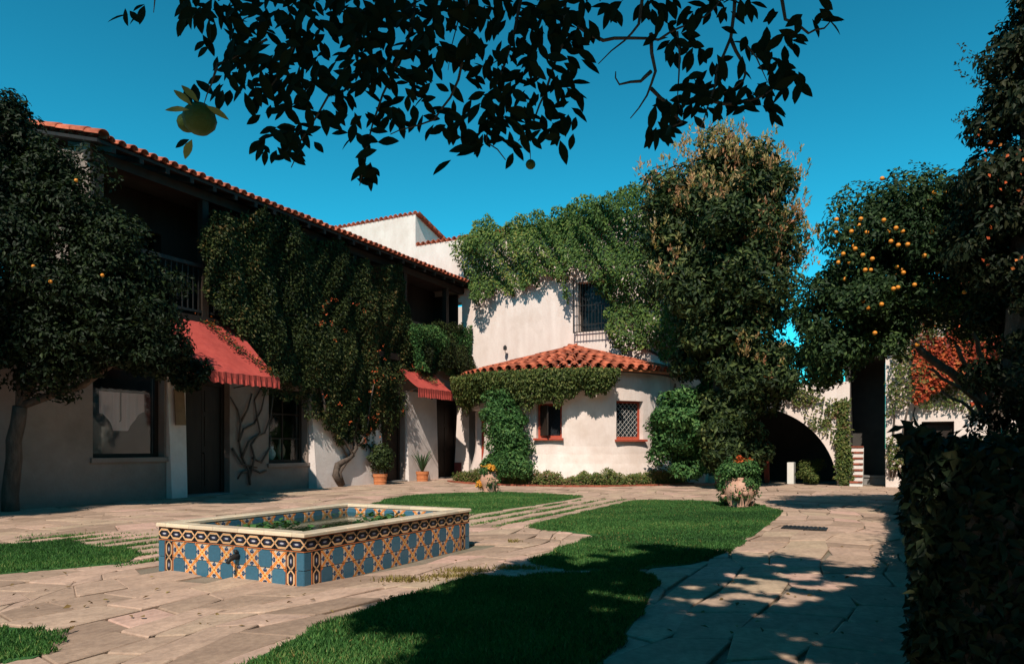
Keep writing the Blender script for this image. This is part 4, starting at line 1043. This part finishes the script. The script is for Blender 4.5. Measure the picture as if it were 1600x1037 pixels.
# creepers across the awnings
def on_awning(t_, b0,b1,zt_,wd,zf,path,k,mat,lab,spread=.08):
    pts = []
    for i in range(k):
        s_ = random.random()*(len(path)-1); j = int(s_); f_ = s_-j; x = path[j][0]*(1-f_)+path[j+1][0]*f_; y = path[j][1]*(1-f_)+path[j+1][1]*f_
        x += random.gauss(0,spread); y = min(max(y+random.gauss(0,spread*.5),0.02),1.0); pts.append(tuple(W(.03+(wd-.03)*y, b0+(b1-b0)*x, zt_+(zf-zt_)*y+.03+.05*random.random())))
    t = plant('awning_creeper', lab, 'vine', pts[0], 'creepers trailing down the awnings'); leaf_object('foliage', np.array(pts), np.tile(np.array(E)*.5+[0,0,1],(k,1)), .07, mat, t)
    pf = np.array(pts)[:k//14]; leaf_object('flower', pf+[0,0,.03], np.tile([0,0,1.],(len(pf),1)), .06, L['flower'], t, aspect=.8, kind='stuff')
on_awning(aw1,-13.9,-11.3,4.40,1.65,2.93,[(.62,0),(.70,.3),(.80,.6),(.93,.85),(.97,1)],620,L['facade'],'thin creeper trailing down right half of the large red awning',.045)
on_awning(aw2,-4.4,-2.26,4.07,.96,3.24,[(.2,0),(.5,.15),(.62,.5),(.7,.7)],420,L['bay'],'thin creeper trailing over the small faded awning',.10)

v3 = plant('wall_ivy','bright green ivy mass over the top of the tall white wall and window','ivy',W(9.3,-.2))
polyI = [(722,372),(735,352),(775,345),(830,338),(880,328),(940,318),(985,300),(1040,290),(1080,330),(1080,560),(1035,555),(990,548),(975,525),(962,505),(958,460),(950,445),(902,448),(890,480),(882,440),(865,430),(845,445),(838,470),(815,462),(795,478),(780,455),(762,478),(745,455),(728,440),(722,400)]
leaf_object('foliage', *cat(sheet(polyI,'far',26000,(.05,1.15),51,.14,1.9,.3), sheet([(722,372),(990,296),(1000,330),(722,400)],'far',4000,(-.1,.6),52,.0,1.4,.3)), .12, L['ivy'], v3, droop=.8)
mb = MB()
for pth in ([(1060,560),(1020,500),(985,470),(965,430),(930,400),(880,390)],[(1040,560),(1000,540),(985,500)]):
    mb.tube([ray_to_plane_b(u,v,-.06) for u,v in pth], [.05-.006*i for i in range(len(pth))], 7)
mb.build('stem', M['bark'], v3, smooth=True)

v4 = plant('eave_vine','leafy vine fringe with reddish tips hanging under the rounded tile eave','vine',bayp(-.9,4,0))
pts = []; nn_ = []
k = 26000
an = rng.uniform(-1.62,.72,k); R = rng.uniform(3.75,4.5,k); top = 3.70+0*an; f_ = (an+1.62)/2.04
depth = 1.0+.18*np.sin(an*7+1)+.14*np.sin(an*23+1)+.08*np.sin(an*51)-.25*np.clip((an-.45)/.3,0,1)
z_ = top-.02-rng.uniform(0,1,k)**.9*depth*(1-.5*np.abs((R-4.05)/.37)**2)
z_ += np.where(an < -.9, .12, 0)
pts = np.array([tuple(bayp(a,r_,z)) for a,r_,z in zip(an,R,z_)]); nn_ = pts-np.array(bc); nn_[:,2] = .4; nn_ = unit(nn_)
leaf_object('foliage', pts, nn_, .10, L['bay'], v4, droop=.7, rnd=np.clip(rng.uniform(0,.8,k)+np.where(an<-.6,.22,0)*rng.uniform(0,1,k),0,1))
v5 = plant('climbing_bush','tall dark green climbing bush at left side of the rounded room','shrub',G(795,745))
qa = P(792,690,22.6); leaf_object('foliage', *cat(lobes(P(795,700,22.4),(.62,.5,1.0),40,.3,9000,61), lobes(P(785,640,22.8),(.75,.4,.7),26,.25,5000,62), lobes(P(770,728,22.2),(.5,.4,.4),14,.2,2500,63), lobes(P(805,725,22.0),(.6,.4,.45),20,.25,3000,67), lobes(P(790,665,22.5),(.72,.45,.6),26,.25,4500,68)), .10, L['shrub'], v5)
mb = MB(); mb.tube([G(795,745),P(795,700,22.3),P(790,640,22.7)],[.06,.05,.03],7); mb.build('stem', M['bark'], v5)
v6 = plant('glossy_shrub','large glossy mid-green shrub right of the rounded room beneath the big tree','shrub',G(1068,748))
leaf_object('foliage', *cat(lobes(P(1078,655,21.4),(1.3,.8,.95),60,.34,16000,64), lobes(P(1050,690,21.6),(.75,.5,.75),24,.3,5000,65), lobes(P(1125,600,21.5),(.75,.6,.5),24,.28,5000,66), lobes(P(1075,725,21.8),(.55,.5,.6),22,.25,3500,69), lobes(P(1120,690,22.0),(.9,.6,.9),34,.3,6000,70)), .13, L['shrub'], v6)
mb = MB()
for i,(u,v) in enumerate(((1040,640),(1065,640),(1090,630),(1055,600))): branch(mb, G(1062+i*5,748), P(u,v,21.6), .07,.03,.08,7,6,i)
mb.build('stem', M['bark'], v6, smooth=True)

# arch vine, right wall vine
v7 = plant('arch_vine','sparse dry-leaved vine trailing over the top of the white arch','vine',W(13.9,-.1))
leaf_object('foliage', *cat(sheet([(1205,600),(1325,625),(1328,760),(1308,755),(1312,690),(1290,668),(1262,655),(1240,632),(1205,618)],'far',1900,(.02,.22),71,.75,2.6,.15),sheet([(1308,625),(1330,625),(1332,760),(1308,757)],'far',1500,(.02,.25),72,.1,2,.05)), .11, L['bay'], v7)
v8 = plant('flame_vine','red and orange flowering vine with tangled stems on the right-hand white wall','vine',W(15.6,-.15))
leaf_object('foliage', *sheet([(1385,470),(1600,440),(1600,640),(1540,650),(1460,640),(1420,625),(1386,650),(1386,560)],'far',6500,(.05,.45),73,.15,2,.12), .10, L['bay'], v8)
leaf_object('flower', *cat(sheet([(1425,505),(1500,505),(1490,600),(1440,640),(1420,590)],'far',1300,(.25,.5),74,.65,3.0,.3),sheet([(1500,540),(1600,500),(1600,640),(1510,640)],'far',1000,(.25,.55),75,.7,3,.25)), .12, L['flame'], v8, aspect=.7, kind='stuff')
mb = MB(); rr = random.Random(8)
for pth in ([(1392,745),(1390,715),(1388,700),(1396,680),(1398,650),(1394,630)],[(1396,745),(1405,720),(1420,705),(1432,690),(1424,660),(1430,635)],[(1398,735),(1412,700),(1412,670),(1418,640)],[(1400,700),(1425,712),(1436,700)],[(1405,690),(1420,690),(1430,670)]):
    mb.tube([ray_to_plane_b(u,v,-.08-.03*(i%2)) for i,(u,v) in enumerate(pth)], [.035-.003*i for i in range(len(pth))], 6)
mb.build('stem', M['bark'], v8, smooth=True)
leaf_object('low_foliage', *sheet([(1386,690),(1430,680),(1432,740),(1400,750),(1386,740)],'far',500,(.05,.4),76,.2,3,.15), .1, L['bay'], v8)

# ------------------------------------------------------------------ trees
t1 = plant('broadleaf_tree','tall dense dark tree with pinkish new growth rising beside the arch','tree',P(1130,697,20.6)*1)
t1.location.z = 0
base = Vector((t1.location.x, t1.location.y, 0)); cY = 20.8
c0_ = P(1120,370,cY)
pp = cat(lobes(P(1118,330,cY),(2.25,2.1,2.3),110,.55,30000,81), lobes(P(1128,420,cY),(2.45,2.1,2.2),110,.55,26000,82), lobes(P(1140,540,cY),(1.75,1.6,1.5),70,.5,14000,83), lobes(P(1185,590,cY-.3),(1.2,1.1,.9),40,.4,7000,85), lobes(P(1150,640,cY-.2),(.9,.8,.7),34,.35,6000,86), lobes(P(1165,690,cY+.6),(.6,.6,.9),30,.3,5000,87), lobes(P(1128,690,20.1),(.6,.35,.75),30,.26,6000,88))
leaf_object('crown', *pp, .185, L['tree'], t1, droop=.1, aspect=.42)
# upright pinkish shoots
sp = cat(lobes(P(1118,325,cY),(2.3,2.15,2.4),130,.45,2200,81,lower=-.3), lobes(P(1128,420,cY),(2.5,2.15,2.1),110,.5,2300,82,lower=-.5), lobes(P(1140,560,cY-.2),(1.7,1.6,1.4),60,.45,900,83))
ctr = np.array([c0_.x,c0_.y,0]); ok = (sp[0]-np.array(c0_))@np.array([0.1,-1,.25]) > .3
bs = sp[0][ok]; wgt = np.clip(.42+.35*snoise(bs,1.1,5)+.08*(bs[:,2]-7)/3+.7*.25*np.abs(bs[:,0]-c0_.x)/2,0,1); bs = bs[rng.uniform(0,1,len(bs)) < wgt]
bsn = unit(bs-np.array(c0_)); bs = bs+bsn*.2
rep = np.repeat(bs,9,0); n = len(rep); rep = rep+rng.normal(0,.028,(n,3))+np.array([0,0,1])*rng.uniform(0,.20,(n,1)); az = rng.uniform(0,6.28,n)
leaf_object('new_shoots', rep, np.stack([np.cos(az),np.sin(az),0*az+.2],1), .13, L['spike'], t1, aspect=.32, updir=np.repeat(bsn,9,0)*.4+[0,0,1.], rnd=np.repeat(rng.uniform(0,1,len(bs)),9), kind='stuff')
mb = MB(); branch(mb, base, P(1130,560,cY), .22,.16,.05,10,8,1)
for i,(u,v) in enumerate(((1060,420),(1190,420),(1120,300),(1150,460),(1090,500))): branch(mb, P(1130,560,cY), P(u,v,cY+random.uniform(-1,1)), .12,.04,.1,7,6,i)
mb.build('trunk', M['bark'], t1, smooth=True)

def fruits(pts, mat, parent, R, name='orange_fruit'):
    mb = MB(); mb.lathe([(0.001,-1),(.5,-.87),(.87,-.5),(1,0),(.87,.5),(.5,.87),(.001,1)],12,(0,0,0),False); mb.v = [(x*R,y*R,z*R*.95) for x,y,z in mb.v]
    me = mb.mesh(name, mat, True)
    for q in pts: link(name, me, parent, M=Matrix.Translation(Vector(q)))
t2 = plant('orange_tree','orange tree hung with ripe fruit beside the right-hand white house','tree',Vector((8.55,12.3,0)),'orange trees of the courtyard')
cY = 12.0
crown2 = cat(lobes(P(1400,400,cY),(1.45,1.4,1.25),90,.36,20000,91), lobes(P(1480,400,cY+.3),(1.25,1.3,1.35),70,.38,15000,92), lobes(P(1310,480,cY),(.72,1.0,.85),50,.28,9000,93), lobes(P(1290,560,cY+.2),(.5,.8,.55),30,.25,5000,94), lobes(P(1360,530,cY+.3),(.8,.9,.4),34,.25,6000,95), lobes(P(1480,340,cY),(.9,.8,.75),40,.25,6000,96), lobes(P(1560,450,cY+.6),(1.3,1.2,1.5),60,.35,10000,97))
leaf_object('crown', *crown2, .085, L['orange'], t2, droop=.3)
tb = Vector((8.55,12.3,0)); mb = MB(); fork = P(1555,640,12.2)
branch(mb, tb, fork, .17,.14,.04,10,6,2)
for u,v,r0,r1,sd_ in ((1430,535,.10,.05,1),(1495,540,.07,.03,2),(1450,575,.05,.02,3),(1520,520,.07,.03,4),(1575,520,.08,.04,5),(1410,510,.045,.02,6),(1470,610,.04,.02,7)):
    branch(mb, fork+Vector((0,0,random.uniform(-.3,.1))), P(u,v,cY+random.uniform(-.3,.3)), r0,r1,.06,8,8,sd_)
mb.build('trunk', M['bark'], t2, smooth=True)
fx = [(1381,344),(1388,362),(1413,295),(1406,312),(1453,312),(1345,342),(1342,352),(1306,363),(1392,377),(1427,366),(1456,363),(1458,355),(1431,396),(1420,393),(1401,417),(1409,421),(1320,436),(1357,437),(1338,455),(1396,451),(1403,449),(1507,456),(1310,410),(1443,325),(1478,300),(1367,520),(1349,470)]
fr_ = random.Random(4); fx += [(fr_.gauss(1395,75), fr_.gauss(400,62)) for _ in range(30)]
fruits([P(u,v,cY-.80+.38*math.sin(u*1.7)) for u,v in fx], M['orange'], t2, .035)

t3 = plant('orange_tree','shaded orange tree with a few fruit in front of the long wing at far left','tree',Vector((-9.45,13.4,0)),'orange trees of the courtyard')
cY = 13.1
crown3 = cat(lobes(P(95,400,cY),(1.9,1.1,2.1),110,.40,24000,101), lobes(P(185,440,cY),(1.35,.9,1.6),80,.36,15000,102), lobes(P(40,290,cY),(.9,.8,1.3),50,.35,9000,103), lobes(P(14,235,cY),(.65,.6,1.0),34,.3,6000,109), lobes(P(225,545,cY),(.7,.7,.5),30,.26,6500,104), lobes(P(215,470,cY+.5),(.7,.5,.8),30,.3,4500,107), lobes(P(60,560,cY),(1.2,.8,.7),30,.3,5000,108), lobes(P(120,540,cY),(1.7,.9,.6),60,.32,9000,105), lobes(P(300,585,cY+.6),(.34,.4,.30),14,.16,1800,106))
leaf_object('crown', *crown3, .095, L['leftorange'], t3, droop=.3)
mb = MB(); fork = Vector((-9.2,13.3,2.0)); branch(mb, Vector((-9.45,13.4,0)), fork, .15,.12,.05,9,6,3)
for i,(u,v) in enumerate(((60,400),(150,420),(230,500),(100,300))): branch(mb, fork, P(u,v,cY), .08,.03,.1,7,6,i)
mb.build('trunk', M['bark'], t3, smooth=True)
fruits([P(u,v,cY-1.0) for u,v in ((119,282),(79,440),(52,416),(160,430))], M['orange'], t3, .032)

# ivy-clad column tree on the right edge and dark hedge in front of it
t4 = plant('ivy_clad_tree','very tall ivy-covered tree filling the dark right edge of the courtyard','tree',Vector((8.6,10.6,0)))
cs = []
for i,(u,v,rx) in enumerate(((1640,-60,.6),(1625,40,.62),(1610,120,.66),(1596,200,.72),(1585,290,.8),(1575,380,.95),(1580,480,1.05),(1590,580,1.1),(1600,670,1.1))):
    c_ = P(u+(12 if v < 450 else 62),v,9.8); cs.append(lobes(c_,(rx,rx,.75),26,.26,5200,110+i))
leaf_object('crown', *cat(*cs), .10, L['dark'], t4, droop=.7)
mb = MB(); mb.tube([Vector((8.6,10.6,0)), P(1600,600,9.9), P(1610,300,9.9), P(1640,-60,9.9)],[.3,.27,.2,.1],10); mb.build('trunk', M['bark'], t4, smooth=True)
sprays = []
for (u0,v0,u1,v1) in ((1560,110,1500,70),(1555,85,1492,98),(1520,170,1490,190),(1540,140,1500,110)):
    for k in range(45):
        s_ = random.random(); sprays.append(tuple(P(u0+(u1-u0)*s_+random.gauss(0,3), v0+(v1-v0)*s_+random.gauss(0,3), 9.5)))
leaf_object('ivy_spray', np.array(sprays), np.tile([0,-1.,.2],(len(sprays),1)), .05, L['dark'], t4, kind='stuff')
pts = np.array([tuple(P(random.uniform(1530,1600), random.uniform(200,420), 9.0)) for _ in range(26)]); leaf_object('flower', pts, np.tile([0,-1.,.2],(26,1)), .05, L['flower'], t4, aspect=.7, kind='stuff')

# hedge: a long clipped row along the right of the paving
hd = plant('clipped_hedge','long dark clipped hedge in deep shade along right side of the paving','hedge',Vector((4.6,7.5,0)))
k = 60000; s_ = rng.uniform(3.0,16.5,k)
side = rng.uniform(0,1,k); hx = np.where(side < .55, rng.uniform(0,.12,k), rng.uniform(0,2.6,k)); hz = np.where(side < .55, rng.uniform(0,1.25,k), 1.25-rng.uniform(0,.14,k))
hz = hz+.12*snoise(np.stack([s_,hx*2,0*s_],1),1.5,2)*(hz > .9); hx = hx+.15*snoise(np.stack([s_,hz*2,0*s_],1),1.6,3)
hp = np.stack([.55*s_+.10+hx, s_+0*hx, hz],1); hn = np.where((side < .55)[:,None], np.array([-1,.2,.2]), np.array([0,0,1.]))
leaf_object('foliage', hp, hn, .075, L['dark'], hd, droop=.2)
mb = MB(); hc = lambda y,x,z: (.55*y+.10+x,y,z)
mb.hexa([hc(3.05,.14,0),hc(3.05,2.5,0),hc(16.4,2.5,0),hc(16.4,.14,0),hc(3.05,.14,1.05),hc(3.05,2.5,1.05),hc(16.4,2.5,1.05),hc(16.4,.14,1.05)])
mb.build('branch_mass', M['bark'], hd)
mb2 = rng.uniform(0,1,(9000,3)); q_ = np.stack([.55*3.0+.10+mb2[:,0]*2.6, 3.0+mb2[:,1]*.1, mb2[:,2]*1.25],1); leaf_object('end_foliage', q_, np.tile([0,-1.,.1],(9000,1)), .075, L['dark'], hd)

# cypress added outside the frame at left to shade the near wing and tree
t5 = plant('shade_cypress','tall narrow dark cypress, unseen, added to shade the near end of the wing','tree',Vector((-12.4,2,0)))
cs = [lobes((-12.6,2,1.5+i*1.5),(1.75*min(1,(14-i)/5.0),1.75*min(1,(14-i)/5.0),1.2),34,.5,6500,130+i) for i in range(12)]
q5 = cat(*cs); kp = ~((snoise(q5[0],1.6,61) > .25) & (q5[0][:,0] < -12.7)); leaf_object('crown', q5[0][kp], q5[1][kp], .22, L['dark'], t5, droop=-.3)
mb = MB(); mb.tube([(-12.4,2,0),(-12.5,2,8),(-12.6,2,18)],[.3,.2,.05],8); mb.build('trunk', M['bark'], t5)

# ------------------------------------------------------------------ the orange tree overhead
t6 = plant('orange_tree','overhanging citrus tree whose dark leafy twigs hang across the top of view','tree',Vector((3.6,-3.2,0)),'orange trees of the courtyard')
# crown: placed where its shade falls on the near lawn and paving
shade1 = gpoly([(1150,868),(1400,893),(1700,905),(1800,1120),(640,1120),(690,1030),(760,992),(600,990),(600,962),(665,932),(760,905),(880,875),(1000,860)])
shade2 = [(3.9,7.2),(6.5,11.8),(8.2,13.6),(16,15),(16,2),(3,2)]
def canopy(poly, n, z0, z1, nb, lr, seed):
    rr = np.random.default_rng(seed); xs = [q[0] for q in poly]; ys = [q[1] for q in poly]
    bx_ = rr.uniform(min(xs),max(xs),nb*6); by_ = rr.uniform(min(ys),max(ys),nb*6); ok = inpoly(bx_,by_,poly); bx_,by_ = bx_[ok][:nb],by_[ok][:nb]; k_ = len(bx_)
    bz = rr.uniform(z0,z1,k_); sh = bz/math.tan(SUN_EL); cx_ = bx_-SH.x*sh; cy_ = by_-SH.y*sh
    c_ = np.stack([cx_,cy_,bz],1); who = rr.integers(0,k_,n); dd = unit(rr.normal(0,1,(n,3))); rad = lr*rr.uniform(.35,1,(n,1))*rr.uniform(.8,1.1,(n,1))
    pts = c_[who]+dd*rad*np.array([1,1,.6]); nn = dd*.5+np.array([0,0,.7])
    up_ = np.arctan2(pts[:,2]-H, np.maximum(pts[:,1],.01)); vis = (pts[:,1] > .1) & (HZ-(pts[:,2]-H)/np.maximum(pts[:,1],.1)*F > -30) & (np.abs(pts[:,0]/np.maximum(pts[:,1],.1)*F) < 830)
    sh2 = (pts[:,2:3])/math.tan(SUN_EL); gp = np.stack([pts[:,0]+SH.x*sh2[:,0], pts[:,1]+SH.y*sh2[:,0], 0*pts[:,0]],1); hole = (snoise(gp*np.array([1.0,1.5,1]),5.0,77) > .16) & (gp[:,1] < 8.5) & (gp[:,0] > .55) & (gp[:,0] < .535*gp[:,1])
    vis |= hole
    return pts[~vis], nn[~vis], c_
ca = canopy(shade1,170000,4.6,6.6,520,.40,7); cb = canopy(shade2,60000,5.2,8.0,230,.75,8)
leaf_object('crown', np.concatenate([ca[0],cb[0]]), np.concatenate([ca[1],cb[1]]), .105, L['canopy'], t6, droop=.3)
mb = MB(); fork = Vector((3.2,-2.6,2.6)); branch(mb, Vector((3.6,-3.2,0)), fork, .22,.18,.04,10,6,1)
limbs = []
for i,q in enumerate(((1.0,.4,5.0),(0.0,1.2,4.6),(2.2,1.0,4.9),(3.6,-.4,5.2),(6,1,6.0),(5,3,6.4),(-.6,-.4,5.0),(8.5,2.5,6.8))): branch(mb, fork, Vector(q), .11,.035,.08,8,8,i)
mb.build('trunk', M['bark'], t6, smooth=True)

# twigs in view, at about two metres from the lens
def TP(u,v,Y): return P(u,v,Y)
tw = MB()
twigs = [
 ([(480,-40),(470,40),(440,110),(400,160)],2.3),([(560,-40),(560,60),(520,140),(470,220),(455,262)],2.4),([(650,-40),(640,60),(600,150),(570,230),(562,290)],2.4),
 ([(720,-40),(735,40),(722,95),(706,150),(680,185),(640,200),(610,210)],2.25),([(820,-40),(800,60),(770,140),(760,220),(790,250)],2.45),([(880,-40),(880,60),(850,140),(830,190),(810,220)],2.4),
 ([(1010,-40),(1000,35),(975,65),(935,100)],2.3),([(900,40),(940,62),(985,58),(1030,60),(1060,45),(1110,20),(1150,-30)],2.35),([(1020,55),(1022,110),(1008,150),(985,185)],2.3),([(1018,110),(1000,130),(965,132),(962,112)],2.3),
 ([(1150,-30),(1140,60),(1120,110),(1110,160),(1095,200)],2.35),([(1060,50),(1060,120),(1062,170)],2.3),([(1140,60),(1165,105),(1160,125),(1130,145)],2.35),([(1020,140),(1045,165),(1065,190),(1040,210),(1010,215)],2.35),
 ([(1210,-30),(1230,30),(1262,50),(1290,45),(1300,30)],2.3),([(340,100),(330,130),(318,165)],2.1),([(420,60),(380,80),(340,100)],2.2),([(700,-40),(715,30),(700,110)],2.3),([(805,190),(825,225),(829,250)],2.35),([(1160,60),(1180,90),(1200,130)],2.35),([(1110,160),(1150,165),(1190,150),(1225,130)],2.35),([(250,-40),(240,20)],2.2)]
for pth,Y in twigs:
    r0 = .0065 if len(pth) > 3 else .004
    pth2 = []
    for i in range(len(pth)-1):
        for s_ in (0,.5): pth2.append((pth[i][0]*(1-s_)+pth[i+1][0]*s_+random.uniform(-3,3), pth[i][1]*(1-s_)+pth[i+1][1]*s_+random.uniform(-3,3)))
    pth2.append(pth[-1]); tw.tube([TP(u,v,Y) for u,v in pth2],[r0*(1-.75*i/(len(pth2)-1)) for i in range(len(pth2))],6)
# limbs that carry the twigs up into the crown
for (u,Y,q) in ((480,2.3,(-.2,.9,4.5)),(560,2.4,(-.2,.9,4.5)),(650,2.4,(.0,1.2,4.6)),(720,2.25,(0,1.2,4.6)),(820,2.45,(0,1.2,4.6)),(880,2.4,(.3,1.0,4.7)),(1010,2.3,(.9,.6,4.9)),(1150,2.35,(2.2,1.0,4.9)),(1210,2.3,(2.2,1.0,4.9)),(700,2.3,(0,1.2,4.6)),(250,2.2,(-.6,-.4,5.0))):
    tw.tube([TP(u,-40,Y),TP(u,-300,Y),Vector(q)],[.011,.014,.02],6)
tw.build('twig', M['bark'], t6, smooth=True)
ells = [ # u, v, ru, rv, leaves
 (430,90,75,65,36),(380,120,50,50,18),(350,65,35,40,10),(520,80,80,75,50),(470,180,70,60,34),(620,70,80,70,44),(580,160,60,50,22),(700,50,60,45,18),(450,235,50,30,14),(560,270,25,25,8),(570,215,30,30,7),
 (640,180,40,35,12),(780,90,50,80,26),(850,110,65,90,46),(870,50,60,50,24),(750,190,50,40,20),(820,190,50,40,18),(880,205,22,30,7),(740,235,25,20,5),(700,200,25,25,5),(795,245,15,18,3),
 (1010,20,60,14,8),(1130,20,90,18,16),(1070,85,28,24,9),(1150,95,45,35,9),(1215,85,28,40,14),(1100,155,45,28,20),(1165,160,45,24,16),(1225,135,28,24,12),(1060,185,30,22,7),(1025,212,25,14,6),(1200,185,14,12,2),(1260,35,45,14,7),
 (230,40,14,20,2),(190,30,14,12,2),(285,25,25,14,3),(1040,170,20,14,3),(1050,60,25,20,4),(705,262,4,6,1),(320,40,30,30,5),(600,20,320,34,100),(560,100,230,55,40),(380,10,100,30,16),(940,10,120,20,12)]
LP_, LN_, LU_ = [],[],[]
rr = random.Random(21)
for (u,v,ru,rv,k) in ells:
    for i in range(int(k*1.75)):
        an = rr.uniform(0,6.28); q = math.sqrt(rr.random()); Y = rr.uniform(2.1,2.6)
        uu, vv = u+ru*q*math.cos(an), v+rv*q*math.sin(an)-14
        LP_.append(tuple(TP(uu,vv,Y))); ax_ = rr.gauss(0,.9); LU_.append((math.sin(ax_)+.25*math.cos(an), rr.uniform(-.5,.3), -math.cos(ax_)*.9)); LN_.append((rr.gauss(0,.45),-1,rr.gauss(.2,.5)))
def leaf6(size, w):
    mb = MB(); prof = [(0,.02),(.12,.35),(.3,.8),(.5,1),(.72,.78),(.9,.35),(1,0)]
    cen = []; lft = []; rgt = []
    for i,(t_,k_) in enumerate(prof):
        z = -.10*t_*t_*size; cen.append((0,t_*size,z)); lft.append((-w/2*k_,t_*size,z+.12*w*k_)); rgt.append((w/2*k_,t_*size,z+.12*w*k_))
    n = len(prof); mb.v = cen+lft+rgt
    for i in range(n-1): mb.f.append((i,i+1,n+i+1,n+i)); mb.f.append((i+1,i,2*n+i,2*n+i+1))
    return mb.mesh('leaf', L['canopy'], True)
lmes = [leaf6(.070,.029), leaf6(.060,.024), leaf6(.050,.023), leaf6(.077,.029)]
for me in lmes: a_ = me.attributes.new('rnd','FLOAT','POINT'); a_.data.foreach_set('value',[.5]*len(me.vertices))
idx = list(range(len(LP_))); rr.shuffle(idx)
def lmat(i):
    y = Vector(LU_[i]).normalized(); nn = Vector(LN_[i]); x = y.cross(nn).normalized(); return frame(Vector(LP_[i]), x, y)
extra = MB()
for c_,i in enumerate(idx):
    me = lmes[c_ % 4]
    if c_ < 300: link('leaf', me, t6, M=lmat(i))
    else:
        n0 = len(extra.v); Mx = lmat(i); extra.v += [tuple(Mx@v.co) for v in me.vertices]; extra.f += [tuple(n0+j for j in p_.vertices) for p_ in me.polygons]
ex = extra.build('leaves', L['canopy'], t6, smooth=True, kind='stuff'); a_ = ex.data.attributes.new('rnd','FLOAT','POINT'); a_.data.foreach_set('value', np.repeat(.5,len(ex.data.vertices)).astype(np.float32))
# green fruit and its yellowed leaves
fruits([TP(312,186,2.15)], M['greenfruit'], t6, .050, 'green_fruit'); fruits([TP(292,192,2.22)], M['greenfruit'], t6, .030, 'green_fruit')
fruits([TP(829,257,2.4)], M['greenfruit'], t6, .017, 'green_fruit')
yl = leaf6(.075,.022); yl.materials.clear(); yl.materials.append(L['yellow']); yl2 = leaf6(.06,.026); yl2.materials.clear(); yl2.materials.append(L['yellow'])
for (u0,v0,u1,v1,me) in ((300,165,275,142,yl),(310,160,297,146,yl),(296,172,268,170,yl),(322,165,345,178,yl),(300,218,288,247,yl2)):
    p_ = TP(u0,v0,2.06); y = (TP(u1,v1,2.06)-p_).normalized(); o = link('yellow_leaf', me, t6, M=frame(p_, y.cross(Vector((.2,-1,.35))), y)); o['label'] = 'yellowed leaf beside the green fruit'
for (u0,v0,u1,v1,me) in ((308,165,300,112,lmes[0]),(300,168,283,130,lmes[1]),(340,175,345,150,lmes[0]),(296,218,260,236,lmes[2]),(335,150,305,122,lmes[3])):
    p_ = TP(u0,v0,2.12); y = (TP(u1,v1,2.12)-p_).normalized(); link('leaf', me, t6, M=frame(p_, y.cross(Vector((.2,-1,.35))), y))
print('objects', len(bpy.data.objects), 'tris', sum(len(o.data.polygons) for o in bpy.data.objects if o.type == 'MESH'))

# ------------------------------------------------------------------ unseen wing and trees added around the camera to block skylight
rw = thing('sky_block_wing', 'unseen plaster wing with tiled roof, added behind the viewer to block skylight', 'building', (0,-12,0))
mb = MB(); mb.box(-16,16,-18,-12,0,6.4); mb.build('wall', M['shade_plaster'], rw)
mb = MB(); mb.hexa([(-16.6,-18.6,6.4),(16.6,-18.6,6.4),(16.6,-11.4,6.4),(-16.6,-11.4,6.4),(-16.6,-15.1,7.9),(16.6,-15.1,7.9),(16.6,-14.9,7.9),(-16.6,-14.9,7.9)]); mb.build('roof', M['tile_roof'], rw)
for i in range(7):
    mb = MB(); x0 = -13+i*4; mb.box(x0,x0+1.2,-12.02,-11.97,1.0,2.6); mb.build('window', M['darkwood'], rw)
EV = ((15.5,-7,16,'broad sky-blocking evergreen added beside right end of the rear wing'),(18,1,18,'sky-blocking evergreen added right of the viewer, second from the rear wing'),(19.5,9,18,'sky-blocking evergreen added behind the hedge, farthest from the rear wing'),(-17,-4,13,'sky-blocking evergreen added at left end of the rear wing'),(-16,5.5,12,'sky-blocking evergreen added beside the near end of the long wing'),
      (-10,-21,15,'leftmost of the three sky-blocking evergreens added behind the rear wing'),(-1,-22,16,'middle one of the three sky-blocking evergreens added behind the rear wing'),(8,-21,16,'rightmost of the three sky-blocking evergreens added behind the rear wing'))
for i,(x,y,h_,lab) in enumerate(EV):
    t = thing('sky_block_tree', lab, 'tree', (x,y,0), 'unseen evergreens added to block skylight')
    leaf_object('crown', *lobes((x,y,h_*.55),(3.9,3.9,h_*.45),100,1.3,11000,150+i), .42, L['dark'], t)
    mb = MB(); mb.tube([(x,y,0),(x+.2,y,h_*.5),(x,y,h_*.9)],[.35,.25,.08],8); mb.build('trunk', M['bark'], t)
